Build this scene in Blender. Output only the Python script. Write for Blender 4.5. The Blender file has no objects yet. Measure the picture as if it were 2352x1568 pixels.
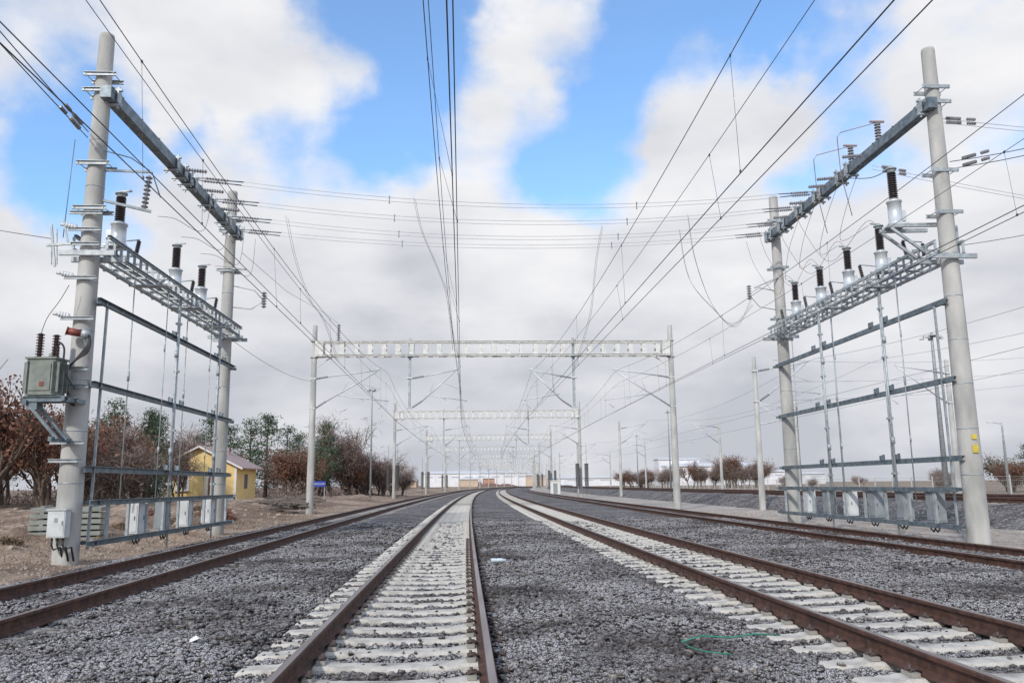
import bpy, math, random
import numpy as np
from mathutils import Vector, Matrix
random.seed(7); rng=np.random.default_rng(7)
scene=bpy.context.scene
COL=scene.collection
scene.view_settings.view_transform='Standard'
try: scene.view_settings.look='None'
except Exception: pass
scene.view_settings.exposure=0
V=Vector

# ------------------------------------------------------------ materials
MATS={}
def nodes_of(name):
    m=bpy.data.materials.new(name); m.use_nodes=True
    nt=m.node_tree; b=nt.nodes['Principled BSDF']
    return m,nt,b
def M(name,c1,c2=None,scale=6,rough=.7,metal=0,bump=0,bscale=40,detail=5,lo=.35,hi=.65,stretch=None):
    if name in MATS: return MATS[name]
    m,nt,b=nodes_of(name); N=nt.nodes; L=nt.links
    b.inputs['Roughness'].default_value=rough; b.inputs['Metallic'].default_value=metal
    tc=N.new('ShaderNodeTexCoord'); src=tc.outputs['Object']
    if stretch:
        mp=N.new('ShaderNodeMapping'); mp.inputs['Scale'].default_value=stretch
        L.new(src,mp.inputs['Vector']); src=mp.outputs['Vector']
    if c2 is None: c2=tuple(x*.75 for x in c1)
    no=N.new('ShaderNodeTexNoise'); no.inputs['Scale'].default_value=scale; no.inputs['Detail'].default_value=detail
    L.new(src,no.inputs['Vector'])
    r=N.new('ShaderNodeValToRGB'); r.color_ramp.elements[0].position=lo; r.color_ramp.elements[1].position=hi
    r.color_ramp.elements[0].color=(*c1,1); r.color_ramp.elements[1].color=(*c2,1)
    L.new(no.outputs['Fac'],r.inputs['Fac']); L.new(r.outputs['Color'],b.inputs['Base Color'])
    if bump:
        n2=N.new('ShaderNodeTexNoise'); n2.inputs['Scale'].default_value=bscale; n2.inputs['Detail'].default_value=4
        L.new(src,n2.inputs['Vector'])
        bp=N.new('ShaderNodeBump'); bp.inputs['Strength'].default_value=bump; bp.inputs['Distance'].default_value=.03
        L.new(n2.outputs['Fac'],bp.inputs['Height']); L.new(bp.outputs['Normal'],b.inputs['Normal'])
    MATS[name]=m; return m
concrete_pole=M('pole_concrete',(.36,.36,.34),(.56,.55,.52),scale=2.2,rough=.85,bump=.25,bscale=30,stretch=(1,1,.35),detail=9)
galv=M('galvanised_steel',(.33,.37,.39),(.5,.54,.56),scale=7,rough=.5,metal=.3)
galv_dark=M('weathered_galvanised_steel',(.12,.155,.18),(.24,.29,.32),scale=5,rough=.5,metal=.4)
galv_light=M('bright_galvanised_steel',(.62,.64,.65),(.75,.77,.78),scale=9,rough=.45,metal=.2)
portal_mat=M('portal_paint',(.62,.62,.59),(.8,.8,.77),scale=4,rough=.6,metal=0)
tankm=M('white_tank_paint',(.6,.64,.67),(.72,.76,.78),scale=3,rough=.35,metal=.3)
blackins=M('dark_insulator',(.02,.015,.015),(.05,.03,.03),scale=10,rough=.3)
browninsul=M('brown_porcelain',(.03,.012,.011),(.055,.022,.018),scale=8,rough=.25)
greyins=M('grey_insulator',(.2,.2,.22),(.32,.32,.34),scale=8,rough=.35)
wirem=M('wire_metal',(.06,.06,.065),(.12,.12,.13),scale=2,rough=.5,metal=.4)
wirelight=M('aluminium_wire',(.5,.5,.52),(.65,.65,.66),scale=2,rough=.5,metal=.2)
copper=M('copper_cable',(.27,.17,.14),(.36,.25,.21),scale=3,rough=.5,metal=.2)
cablem=M('black_cable',(.02,.02,.022),(.035,.035,.04),rough=.5)
weightm=M('weight_iron',(.06,.06,.06),(.09,.085,.08),rough=.7)
boxm=M('cabinet_paint',(.55,.57,.57),(.68,.7,.7),scale=4,rough=.5)
boxd=M('cabinet_paint_dark',(.24,.27,.29),(.33,.36,.38),scale=4,rough=.5)
green=M('transformer_green',(.17,.195,.17),(.25,.275,.245),scale=6,rough=.5,bump=.1)
redm=M('red_paint',(.3,.07,.055),(.2,.05,.04),scale=5,rough=.5)
yellowm=M('yellow_plate',(.7,.55,.08),(.6,.45,.06),rough=.5)
sleeperm=M('sleeper_concrete',(.62,.59,.53),(.33,.31,.28),scale=5,rough=.9,bump=.5,bscale=60,detail=11,lo=.45,hi=.72)
old_sleeper=M('old_sleeper_concrete',(.4,.38,.35),(.22,.2,.19),scale=9,rough=.9,bump=.5,bscale=60)
rust=M('rail_rust',(.05,.026,.019),(.125,.058,.04),scale=9,rough=.8,bump=.3,bscale=60,detail=9)
railtop=M('rail_running_surface',(.17,.13,.12),(.29,.245,.225),scale=10,rough=.35,metal=.5,stretch=(1,.05,1))
clipm=M('rail_clip_steel',(.06,.04,.035),(.1,.07,.06),rough=.6)
insulpad=M('pad_plastic',(.42,.4,.36),(.3,.28,.25),rough=.7)
trunkm=M('bark',(.1,.075,.06),(.17,.13,.1),scale=12,rough=.95,bump=.5)

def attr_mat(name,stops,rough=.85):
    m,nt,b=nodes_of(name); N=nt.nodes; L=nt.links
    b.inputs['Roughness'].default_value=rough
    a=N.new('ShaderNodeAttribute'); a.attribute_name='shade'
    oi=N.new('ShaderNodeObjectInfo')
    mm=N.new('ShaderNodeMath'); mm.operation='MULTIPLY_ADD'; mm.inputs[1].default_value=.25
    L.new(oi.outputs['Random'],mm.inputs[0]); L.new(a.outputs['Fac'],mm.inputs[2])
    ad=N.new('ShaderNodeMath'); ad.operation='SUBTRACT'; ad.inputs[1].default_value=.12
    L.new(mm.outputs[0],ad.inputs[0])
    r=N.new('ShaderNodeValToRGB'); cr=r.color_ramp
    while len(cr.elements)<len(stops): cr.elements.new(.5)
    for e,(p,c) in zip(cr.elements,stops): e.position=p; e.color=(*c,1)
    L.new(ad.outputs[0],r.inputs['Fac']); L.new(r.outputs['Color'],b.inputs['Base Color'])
    return m
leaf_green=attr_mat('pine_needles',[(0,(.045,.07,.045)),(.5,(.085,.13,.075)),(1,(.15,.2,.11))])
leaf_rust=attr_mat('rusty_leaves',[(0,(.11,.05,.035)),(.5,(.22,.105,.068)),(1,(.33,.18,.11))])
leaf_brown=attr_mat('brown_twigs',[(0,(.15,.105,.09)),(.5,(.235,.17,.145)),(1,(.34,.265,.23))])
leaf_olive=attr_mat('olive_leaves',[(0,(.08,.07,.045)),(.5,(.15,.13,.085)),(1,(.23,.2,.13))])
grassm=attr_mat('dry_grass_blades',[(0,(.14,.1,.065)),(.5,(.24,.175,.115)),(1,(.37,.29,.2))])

def stone_mat():
    m,nt,b=nodes_of('ballast_stone'); N=nt.nodes; L=nt.links
    b.inputs['Roughness'].default_value=.85
    a=N.new('ShaderNodeAttribute'); a.attribute_name='shade'
    r=N.new('ShaderNodeValToRGB'); cr=r.color_ramp
    cr.elements[0].color=(.012,.01,.0095,1); cr.elements[1].color=(.21,.18,.16,1)
    e=cr.elements.new(.45); e.color=(.038,.031,.029,1); e=cr.elements.new(.8); e.color=(.092,.077,.07,1)
    L.new(a.outputs['Fac'],r.inputs['Fac'])
    g=N.new('ShaderNodeNewGeometry'); sx=N.new('ShaderNodeSeparateXYZ'); L.new(g.outputs['Normal'],sx.inputs[0])
    mr=N.new('ShaderNodeMapRange'); mr.inputs['From Min'].default_value=.2; mr.inputs['From Max'].default_value=.8
    L.new(sx.outputs['Z'],mr.inputs['Value'])
    no=N.new('ShaderNodeTexNoise'); no.inputs['Scale'].default_value=.5; no.inputs['Detail'].default_value=6; no.inputs['Roughness'].default_value=.65
    L.new(g.outputs['Position'],no.inputs['Vector'])
    m2=N.new('ShaderNodeMapRange'); m2.inputs['From Min'].default_value=.38; m2.inputs['From Max'].default_value=.56; m2.inputs['To Min'].default_value=.12
    L.new(no.outputs['Fac'],m2.inputs['Value'])
    n3=N.new('ShaderNodeTexNoise'); n3.inputs['Scale'].default_value=80; n3.inputs['Detail'].default_value=5
    L.new(g.outputs['Position'],n3.inputs['Vector'])
    m3=N.new('ShaderNodeMapRange'); m3.inputs['From Min'].default_value=.43; m3.inputs['From Max'].default_value=.56
    L.new(n3.outputs['Fac'],m3.inputs['Value'])
    p=N.new('ShaderNodeMath'); p.operation='MULTIPLY'; L.new(mr.outputs[0],p.inputs[0]); L.new(m2.outputs[0],p.inputs[1])
    q=N.new('ShaderNodeMath'); q.operation='MULTIPLY'; L.new(p.outputs[0],q.inputs[0]); L.new(m3.outputs[0],q.inputs[1])
    q2=N.new('ShaderNodeMath'); q2.operation='MULTIPLY'; q2.inputs[1].default_value=.8; L.new(q.outputs[0],q2.inputs[0])
    mx=N.new('ShaderNodeMixRGB'); mx.inputs['Color2'].default_value=(.62,.61,.62,1)
    L.new(q2.outputs[0],mx.inputs['Fac']); L.new(r.outputs['Color'],mx.inputs['Color1'])
    L.new(mx.outputs['Color'],b.inputs['Base Color'])
    return m
stonem=stone_mat()
def bed_mat():
    m,nt,b=nodes_of('ballast_bed'); N=nt.nodes; L=nt.links
    b.inputs['Roughness'].default_value=.9
    g=N.new('ShaderNodeNewGeometry')
    vo=N.new('ShaderNodeTexVoronoi'); vo.inputs['Scale'].default_value=14; L.new(g.outputs['Position'],vo.inputs['Vector'])
    sx=N.new('ShaderNodeSeparateXYZ'); L.new(vo.outputs['Color'],sx.inputs[0])
    r=N.new('ShaderNodeValToRGB'); cr=r.color_ramp
    cr.elements[0].color=(.012,.01,.009,1); cr.elements[1].color=(.36,.33,.32,1); e=cr.elements.new(.62); e.color=(.055,.046,.042,1)
    L.new(sx.outputs['X'],r.inputs['Fac'])
    no=N.new('ShaderNodeTexNoise'); no.inputs['Scale'].default_value=.45; no.inputs['Detail'].default_value=7; no.inputs['Roughness'].default_value=.65
    L.new(g.outputs['Position'],no.inputs['Vector'])
    m2=N.new('ShaderNodeMapRange'); m2.inputs['From Min'].default_value=.4; m2.inputs['From Max'].default_value=.66; m2.inputs['To Max'].default_value=.35
    L.new(no.outputs['Fac'],m2.inputs['Value'])
    mx=N.new('ShaderNodeMixRGB'); mx.inputs['Color2'].default_value=(.42,.41,.41,1)
    L.new(m2.outputs[0],mx.inputs['Fac']); L.new(r.outputs['Color'],mx.inputs['Color1']); L.new(mx.outputs['Color'],b.inputs['Base Color'])
    bp=N.new('ShaderNodeBump'); bp.inputs['Strength'].default_value=.9; bp.inputs['Distance'].default_value=.05; bp.invert=True
    L.new(vo.outputs['Distance'],bp.inputs['Height']); L.new(bp.outputs['Normal'],b.inputs['Normal'])
    return m
bedm=bed_mat()
def ground_mat():
    m,nt,b=nodes_of('ground_soil'); N=nt.nodes; L=nt.links
    b.inputs['Roughness'].default_value=.95
    a=N.new('ShaderNodeAttribute'); a.attribute_name='tint'
    g=N.new('ShaderNodeNewGeometry')
    no=N.new('ShaderNodeTexNoise'); no.inputs['Scale'].default_value=1.3; no.inputs['Detail'].default_value=12; no.inputs['Roughness'].default_value=.75
    L.new(g.outputs['Position'],no.inputs['Vector'])
    mr=N.new('ShaderNodeMapRange'); mr.inputs['From Min'].default_value=.32; mr.inputs['From Max'].default_value=.68; mr.inputs['To Min'].default_value=.45; mr.inputs['To Max'].default_value=1.35
    L.new(no.outputs['Fac'],mr.inputs['Value'])
    mx=N.new('ShaderNodeVectorMath'); mx.operation='SCALE'
    L.new(a.outputs['Color'],mx.inputs[0]); L.new(mr.outputs[0],mx.inputs['Scale']); L.new(mx.outputs[0],b.inputs['Base Color'])
    n2=N.new('ShaderNodeTexNoise'); n2.inputs['Scale'].default_value=7; n2.inputs['Detail'].default_value=9
    L.new(g.outputs['Position'],n2.inputs['Vector'])
    bp=N.new('ShaderNodeBump'); bp.inputs['Strength'].default_value=1; bp.inputs['Distance'].default_value=.12
    L.new(n2.outputs['Fac'],bp.inputs['Height']); L.new(bp.outputs['Normal'],b.inputs['Normal'])
    return m
groundm=ground_mat()

# ------------------------------------------------------------ mesh builder
class MB:
    def __init__(s): s.v=[]; s.f=[]; s.sm=[]; s.mi=[]; s.cuts=[]
    def cut(s): s.cuts.append((len(s.v),len(s.f)))
    def add(s,vs,fs,smooth=False,mi=0):
        o=len(s.v); s.v+= [tuple(x) for x in vs]
        for f in fs: s.f.append([i+o for i in f]); s.sm.append(smooth); s.mi.append(mi)
    def box(s,c,size,rz=0,mi=0):
        hx,hy,hz=[k/2 for k in size]; c=V(c); R=Matrix.Rotation(rz,3,'Z')
        vs=[c+R@V((x*hx,y*hy,z*hz)) for x in(-1,1) for y in(-1,1) for z in(-1,1)]
        s.add(vs,[(0,1,3,2),(4,6,7,5),(0,4,5,1),(2,3,7,6),(0,2,6,4),(1,5,7,3)],mi=mi)
    def beam(s,p,q,w,h,up=(0,0,1),mi=0):
        p=V(p);q=V(q);d=(q-p).normalized(); up=V(up)
        if abs(d.dot(up))>.98: up=V((0,1,0))
        a=d.cross(up).normalized(); b=a.cross(d).normalized()
        vs=[]
        for P in(p,q):
            for x,y in((-1,-1),(1,-1),(1,1),(-1,1)): vs.append(P+a*x*w/2+b*y*h/2)
        s.add(vs,[(0,1,2,3)[::-1],(4,5,6,7),(0,1,5,4),(1,2,6,5),(2,3,7,6),(3,0,4,7)],mi=mi)
    def channel(s,p,q,w,h,t=.015,up=(0,0,1),mi=0):
        p=V(p);q=V(q);d=(q-p).normalized(); up=V(up)
        if abs(d.dot(up))>.98: up=V((0,1,0))
        a=d.cross(up).normalized(); b=a.cross(d).normalized()
        s.beam(p,q,t,h-2*t,up,mi)
        o=b*(h/2-t/2); k=a*(w/2-t/2)
        s.beam(p+o+k,q+o+k,w,t,up,mi); s.beam(p-o+k,q-o+k,w,t,up,mi)
    def cyl(s,p,q,r1,r2=None,n=12,caps=True,mi=0):
        if r2 is None:r2=r1
        s.tube([p,q],[r1,r2],n,caps,mi)
    def tube(s,pts,r,n=6,caps=True,mi=0):
        pts=[V(p) for p in pts]; k=len(pts)
        if not hasattr(r,'__len__'): r=[r]*k
        vs=[]; ref=None
        for i,P in enumerate(pts):
            d=(pts[min(i+1,k-1)]-pts[max(i-1,0)])
            if d.length<1e-9: d=V((0,0,1))
            d.normalize()
            if ref is None or abs(d.dot(ref))>.95:
                ref=V((0,0,1)) if abs(d.z)<.9 else V((1,0,0))
            a=d.cross(ref).normalized(); b=a.cross(d).normalized()
            for j in range(n):
                t=2*math.pi*j/n; vs.append(P+(a*math.cos(t)+b*math.sin(t))*r[i])
        fs=[(i*n+j,i*n+(j+1)%n,(i+1)*n+(j+1)%n,(i+1)*n+j) for i in range(k-1) for j in range(n)]
        o=len(s.v); s.add(vs,fs,True,mi)
        if caps:
            s.f.append([o+j for j in range(n)][::-1]); s.sm.append(False); s.mi.append(mi)
            s.f.append([o+(k-1)*n+j for j in range(n)]); s.sm.append(False); s.mi.append(mi)
    def lathe(s,p,q,prof,n=12,mi=0,smooth=False):
        p=V(p);q=V(q);d=(q-p).normalized()
        ref=V((0,0,1)) if abs(d.z)<.9 else V((1,0,0)); a=d.cross(ref).normalized(); b=a.cross(d)
        vs=[]
        for t0,r in prof:
            P=p+d*t0
            for j in range(n):
                t=2*math.pi*j/n; vs.append(P+(a*math.cos(t)+b*math.sin(t))*r)
        k=len(prof); fs=[(i*n+j,i*n+(j+1)%n,(i+1)*n+(j+1)%n,(i+1)*n+j) for i in range(k-1) for j in range(n)]
        s.add(vs,fs,smooth,mi); o=len(s.v)-len(vs)
        s.f.append([o+j for j in range(n)][::-1]); s.sm.append(False); s.mi.append(mi)
        s.f.append([o+(k-1)*n+j for j in range(n)]); s.sm.append(False); s.mi.append(mi)
    def ribbed(s,p,q,r0,r1,n=8,seg=10,mi=0):
        L=(V(q)-V(p)).length; st=L/n; prof=[]
        for i in range(n):
            prof+=[(i*st,r0),(i*st+st*.35,r0),(i*st+st*.45,r1),(i*st+st*.65,r1*.94),(i*st+st*.8,r0)]
        prof.append((L,r0)); s.lathe(p,q,prof,seg,mi)
    def mesh(s,name,mats,v0=0,v1=None,f0=0,f1=None):
        v=s.v[v0:v1]; F=[[i-v0 for i in f] for f in s.f[f0:f1]]
        me=bpy.data.meshes.new(name); me.from_pydata(v,[],F)
        if not isinstance(mats,(list,tuple)): mats=[mats]
        for m in mats: me.materials.append(m)
        me.polygons.foreach_set('use_smooth',s.sm[f0:f1]); me.polygons.foreach_set('material_index',s.mi[f0:f1]); me.update()
        return me
def obj(name,me,parent=None,loc=(0,0,0),rz=0,**kw):
    o=bpy.data.objects.new(name,me); o.location=loc; o.rotation_euler=(0,0,rz)
    if parent: o.parent=parent
    for k,v in kw.items(): o[k]=v
    COL.objects.link(o); return o
def emit(b,name,mat,parent):
    """one object per cut() section of the builder"""
    if not b.cuts: return obj(name,b.mesh(name,mat),parent)
    c=[x for x in b.cuts]
    if c[0]!=(0,0): c=[(0,0)]+c
    c.append((len(b.v),len(b.f))); o=None
    for (v0,f0),(v1,f1) in zip(c[:-1],c[1:]):
        if f1>f0: o=obj(name,b.mesh(name,mat,v0,v1,f0,f1),parent)
    return o
def top(name,label,cat,loc=(0,0,0),rz=0,group=None,me=None):
    o=bpy.data.objects.new(name,me); o.location=loc; o.rotation_euler=(0,0,rz)
    if me is None: o.empty_display_size=.3
    o['label']=label; o['category']=cat
    if group:o['group']=group
    COL.objects.link(o); return o
def copytree(root,loc,rz=0,scale=None):
    n=root.copy(); COL.objects.link(n); n.location=loc; n.rotation_euler=(0,0,rz)
    if scale: n.scale=scale
    def rec(src,dst):
        for c in list(src.children):
            k=c.copy(); COL.objects.link(k); k.parent=dst; rec(c,k)
    rec(root,n); return n

# ------------------------------------------------------------ alignment
OA,OB,OC,OD=-4.85,0.0,4.82,10.25
def f(y):
    y=np.minimum(y,640.0); return -.55-.062*y+.00014*y*y
def fp(y): return -.062+.00028*min(y,640)
BS=[-7.8,-6.55,-6.15,-3.6,-3.2,-2.0,-1.42,-1.32,.70,.84,1.4,2.8,3.35,3.5,5.52,5.65,6.2,8.7,9.5,10.95,11.7,12.6]
BZ=[-.5,-.2,-.2,-.2,-.165,-.165,-.21,-.24,-.24,-.17,-.145,-.15,-.21,-.24,-.24,-.17,-.135,-.14,-.16,-.16,-.18,-.5]
def hb(s): return np.interp(s,BS,BZ)
def vnoise(x,y,seed=0):
    xi=np.floor(x).astype(int); yi=np.floor(y).astype(int); fx=x-xi; fy=y-yi
    fx=fx*fx*(3-2*fx); fy=fy*fy*(3-2*fy)
    def h(a,b):
        n=(a*374761393+b*668265263+seed*1442695041)&0xffffffff
        n=((n^(n>>13))*1274126177)&0xffffffff; return ((n^(n>>16))&0xffff)/65535.0
    return (h(xi,yi)*(1-fx)+h(xi+1,yi)*fx)*(1-fy)+(h(xi,yi+1)*(1-fx)+h(xi+1,yi+1)*fx)*fy
def ss(a,b,x):
    t=np.clip((x-a)/(b-a),0,1); return t*t*(3-2*t)
def gh(s,y):
    z=-.36+0*s
    left=ss(7.6,15,-s)
    n=vnoise(s*.7+50,y*.7+50,1)*.5+vnoise(s*1.9+50,y*1.9+50,2)*.3+vnoise(s*.2+90,y*.2,3)*.6
    z=z+left*(.42+.5*(n-.7))+ss(7.4,8.7,-s)*(n-.7)*.3+ss(7.6,9,-s)*(vnoise(s*4+10,y*4+10,55)-.5)*.09
    z=z+ss(12.6,14,s)*(n-.7)*.05
    z=z-(ss(7.7,7.2,-s))*(ss(12.5,12.1,s))*.25
    z=z-ss(18,26,-s)*ss(60,80,y)*.25
    return z+ss(30,60,s)*.1
def g1(X,Y): return float(gh(np.array([X-float(f(Y))]),np.array([float(Y)]))[0])
def grid_mesh(name,ss_,ys,zf,mat):
    S,Y=np.meshgrid(ss_,ys); X=S+f(Y); Z=zf(S,Y)
    vs=np.stack([X,Y,Z],-1).reshape(-1,3); ns=len(ss_); ny=len(ys)
    i=np.arange(ns-1)[None,:]+np.arange(ny-1)[:,None]*ns; i=i.reshape(-1)
    fs=np.stack([i,i+1,i+1+ns,i+ns],-1)
    me=bpy.data.meshes.new(name); me.from_pydata(vs.tolist(),[],fs.tolist()); me.materials.append(mat)
    me.polygons.foreach_set('use_smooth',[True]*len(fs)); return me,S,Y
def band(*segs):
    out=[]
    for a,b,st in segs: out+=list(np.arange(a,b,st))
    out.append(segs[-1][1]); return np.array(out)
gs=band((-1800,-200,200),(-200,-60,10),(-60,-30,1.5),(-30,-18,.3),(-18,-6,.12),(-6,12,1.5),(12,20,.4),(20,60,2),(60,200,10),(200,1800,200))
gy=band((-40,0,5),(0,12,.5),(12,36,.15),(36,60,.35),(60,120,2),(120,700,12),(700,3200,250))
me,S,Y=grid_mesh('ground',gs,gy,gh,groundm)
c=np.zeros((S.size,4)); s_=S.reshape(-1); y_=Y.reshape(-1)
soil=np.array([.37,.275,.205]); dry=np.array([.22,.15,.105]); sand=np.array([.47,.42,.37]); field=np.array([.32,.235,.18]); grn=np.array([.2,.18,.11])
n1=vnoise(s_*.35+200,y_*.35+200,5)[:,None]; n2=vnoise(s_*.09+200,y_*.09+200,8)[:,None]
L_=soil*(1-ss(.45,.8,n1))+dry*ss(.45,.8,n1)
far=ss(22,32,-s_)[:,None]; L_=L_*(1-far*.6)+dry*far*.6
R_=sand*(.85+.25*n1)
fr=ss(30,34,s_)[:,None]; F_=field*(1-.5*n2)+grn*.5*n2
R_=R_*(1-fr)+F_*fr
w=ss(-2,2,s_)[:,None]; c[:,:3]=L_*(1-w)+R_*w; c[:,3]=1
at=me.color_attributes.new('tint','FLOAT_COLOR','POINT'); at.data.foreach_set('color',c.reshape(-1))
obj('ground',me,kind='structure')
by=band((-4,34,.5),(34,120,2),(120,650,8))
me,_,_=grid_mesh('ballast_bed',np.array(sorted(set(BS+[-4.6,-2.5,0,2,4.2,7,7.8,10]))),by,lambda s,y:hb(s)+(vnoise(s*2+20,y*1.3+20,4)-.5)*.03,bedm)
obj('ballast_bed',me,kind='structure')
ES=[18.0,20.3,20.8,28.6,29.2,31.5]; EZ=[-.5,.3,.36,.36,.3,-.5]
me,_,_=grid_mesh('ballast_embankment',np.array([18,18.6,19.2,19.8,20.3,20.8,22,24,26,28.6,29.2,31.5]),band((-4,80,.6),(80,650,8)),
   lambda s,y:np.interp(s,ES,EZ)+(vnoise(s*2+20,y*1.1+20,14)-.5)*.22*ss(18,19,s),bedm)
obj('ballast_embankment',me,kind='structure')

# ------------------------------------------------------------ ballast stones
def ico():
    t=(1+5**.5)/2
    v=np.array([(-1,t,0),(1,t,0),(-1,-t,0),(1,-t,0),(0,-1,t),(0,1,t),(0,-1,-t),(0,1,-t),(t,0,-1),(t,0,1),(-t,0,-1),(-t,0,1)],float)
    v/=np.linalg.norm(v[0])
    F=np.array([(0,11,5),(0,5,1),(0,1,7),(0,7,10),(0,10,11),(1,5,9),(5,11,4),(11,10,2),(10,7,6),(7,1,8),(3,9,4),(3,4,2),(3,2,6),(3,6,8),(3,8,9),(4,9,5),(2,4,11),(6,2,10),(8,6,7),(9,8,1)])
    return v,F
def rocks(name,P,R,mat,shade):
    bv,F=ico(); n=len(P)
    a=rng.uniform(0,2*np.pi,n); b=rng.uniform(-1,1,n); g=rng.uniform(0,6.28,n)
    sc=np.stack([rng.uniform(.75,1.6,n),rng.uniform(.55,1.0,n),rng.uniform(.5,.95,n)],-1)*R[:,None]
    v=bv[None]*(1+rng.uniform(-.36,.34,(n,12,1)))
    ca,sa=np.cos(g)[:,None],np.sin(g)[:,None]
    x=v[...,0]*ca-v[...,1]*sa; y=v[...,0]*sa+v[...,1]*ca; v=np.stack([x,y,v[...,2]],-1)*sc[:,None,:]
    cb,sb=np.cos(b)[:,None],np.sin(b)[:,None]
    y=v[...,1]*cb-v[...,2]*sb; z=v[...,1]*sb+v[...,2]*cb; x=v[...,0]
    ca,sa=np.cos(a)[:,None],np.sin(a)[:,None]
    X=x*ca-y*sa; Yv=x*sa+y*ca
    v=np.stack([X,Yv,z],-1)+P[:,None,:]
    fs=(F[None]+np.arange(n)[:,None,None]*12).reshape(-1)
    me=bpy.data.meshes.new(name); me.vertices.add(n*12); me.vertices.foreach_set('co',v.reshape(-1))
    nf=n*20; me.loops.add(nf*3); me.loops.foreach_set('vertex_index',fs.astype(np.int32))
    me.polygons.add(nf); me.polygons.foreach_set('loop_start',np.arange(nf,dtype=np.int32)*3)
    try: me.polygons.foreach_set('loop_total',np.full(nf,3,dtype=np.int32))
    except Exception: pass
    me.update(calc_edges=True)
    at=me.attributes.new('shade','FLOAT','POINT'); at.data.foreach_set('value',np.repeat(shade,12).astype(np.float32))
    me.materials.append(mat); return me
SP=.6
def in_sleeper(X,Yv,off,hw=.135):
    xc=off+f(Yv); dx=X-xc; yc=Yv+(-.062+.00028*Yv)*dx
    m=np.abs((yc+SP/2)%SP-SP/2)
    return (np.abs(dx)<1.33)&(m<hw)
P=[]
for y0,y1,den in((4.2,8,1150),(8,13,680),(13,20,340),(20,34,140)):
    w=.68*y1+3; area=2*w*(y1-y0); n=int(area*den)
    X=rng.uniform(-w,w,n); Yv=rng.uniform(y0,y1,n); s=X-f(Yv)
    k=(s>-7.5)&(s<12.4)&(np.abs(X)<.66*Yv+1.4); X=X[k];Yv=Yv[k];s=s[k]
    k=np.ones(len(X),bool)
    for off in(OA,OB,OC,OD):
        for r in(-.75,.75): k&=np.abs(s-off-r)>.08
    onsl=np.zeros(len(X),bool)
    cl=vnoise(X*1.7+40,Yv*1.7+40,77)
    for off in(OB,OC):
        ins=in_sleeper(X,Yv,off)&(hb(s)<-.2); k&=~ins|(rng.random(len(X))<.012+.12*ss(.68,.95,cl)); onsl|=ins
    insA=in_sleeper(X,Yv,OA); k&=~insA|(rng.random(len(X))<.35)
    X=X[k];Yv=Yv[k];s=s[k];onsl=onsl[k]
    r=(.012+.022*rng.random(len(X))**1.3)*(1+.03*Yv)
    z=hb(s)+rng.uniform(-.012,.022,len(X))
    z=z+(vnoise(X*1.1+70,Yv*1.1+70,9)-.5)*.035*(np.abs(s)>1.4)
    z=np.where(onsl,-.187,z); r=np.where(onsl,r*.65,r)
    P.append(np.stack([X,Yv,z,r],-1))
P=np.concatenate(P); print('stones',len(P))
sh=np.clip(rng.normal(.42,.27,len(P)),0,1)
obj('ballast_stones',rocks('ballast_stones',P[:,:3],P[:,3],stonem,sh),kind='stuff',label='dark crushed stone ballast with frosted tops',category='gravel')

# ------------------------------------------------------------ tracks
prof=[(-.075,-.172),(.075,-.172),(.075,-.162),(.015,-.143),(.009,-.13),(.009,-.05),(.035,-.038),(.036,-.012),(.028,-.002),(-.028,-.002),(-.036,-.012),(-.035,-.038),(-.009,-.05),(-.009,-.13),(-.015,-.143),(-.075,-.162)]
def rail_mesh(off,lat,y0,y1,zb,name):
    ys=band((y0,40,1.0),(40,120,3),(120,y1,8)); k=len(prof); vs=[];fs=[];mi=[]
    for y in ys:
        sl=fp(y); nrm=math.hypot(1,sl); xc=off+f(y)
        for(px,pz) in prof:
            d=lat+px; vs.append((xc+d/nrm,y-d*sl/nrm,zb+pz))
    for i in range(len(ys)-1):
        for j in range(k):
            fs.append((i*k+j,i*k+(j+1)%k,(i+1)*k+(j+1)%k,(i+1)*k+j)); mi.append(1 if j in(8,) else 0)
    fs.append(tuple(range(k))[::-1]); mi.append(0)
    me=bpy.data.meshes.new(name); me.from_pydata(vs,[],fs); me.materials.append(rust); me.materials.append(railtop)
    me.polygons.foreach_set('material_index',mi); me.update(); return me
def sleeper_mesh(mat):
    b=MB(); xs=[-1.3,-1.27,-1.0,-.95,-.55,-.45,0,.45,.55,.95,1.0,1.27,1.3]
    zt=[-.215,-.195,-.186,-.173,-.173,-.188,-.2,-.188,-.173,-.173,-.186,-.195,-.215]
    vs=[];fs=[]
    for x,z in zip(xs,zt):
        vs+=[(x,-.15,-.4),(x,-.125,z-.025),(x,-.102,z),(x,.102,z),(x,.125,z-.025),(x,.15,-.4)]
    for i in range(len(xs)-1):
        for j in range(5): fs.append((i*6+j,i*6+j+1,(i+1)*6+j+1,(i+1)*6+j)[::-1])
    fs.append(tuple(range(6))); fs.append(tuple((len(xs)-1)*6+j for j in range(6))[::-1])
    b.add(vs,fs); return b.mesh('sleeper',mat)
SLM=sleeper_mesh(sleeperm); SLO=sleeper_mesh(old_sleeper)
cb=MB(); cb.box((.13,0,-.155),(.07,.15,.03),mi=1)
for yy in(-.035,.035):
    cb.tube([(.16,yy,-.14),(.14,yy*1.3,-.12),(.10,yy,-.118),(.062,yy*.7,-.145)],.009,5)
cb.cyl((.135,0,-.15),(.135,0,-.09),.016,.014,6); cb.cyl((.135,0,-.122),(.135,0,-.112),.03,.03,8)
CLIP=cb.mesh('rail_fastening',[clipm,insulpad])
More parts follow.
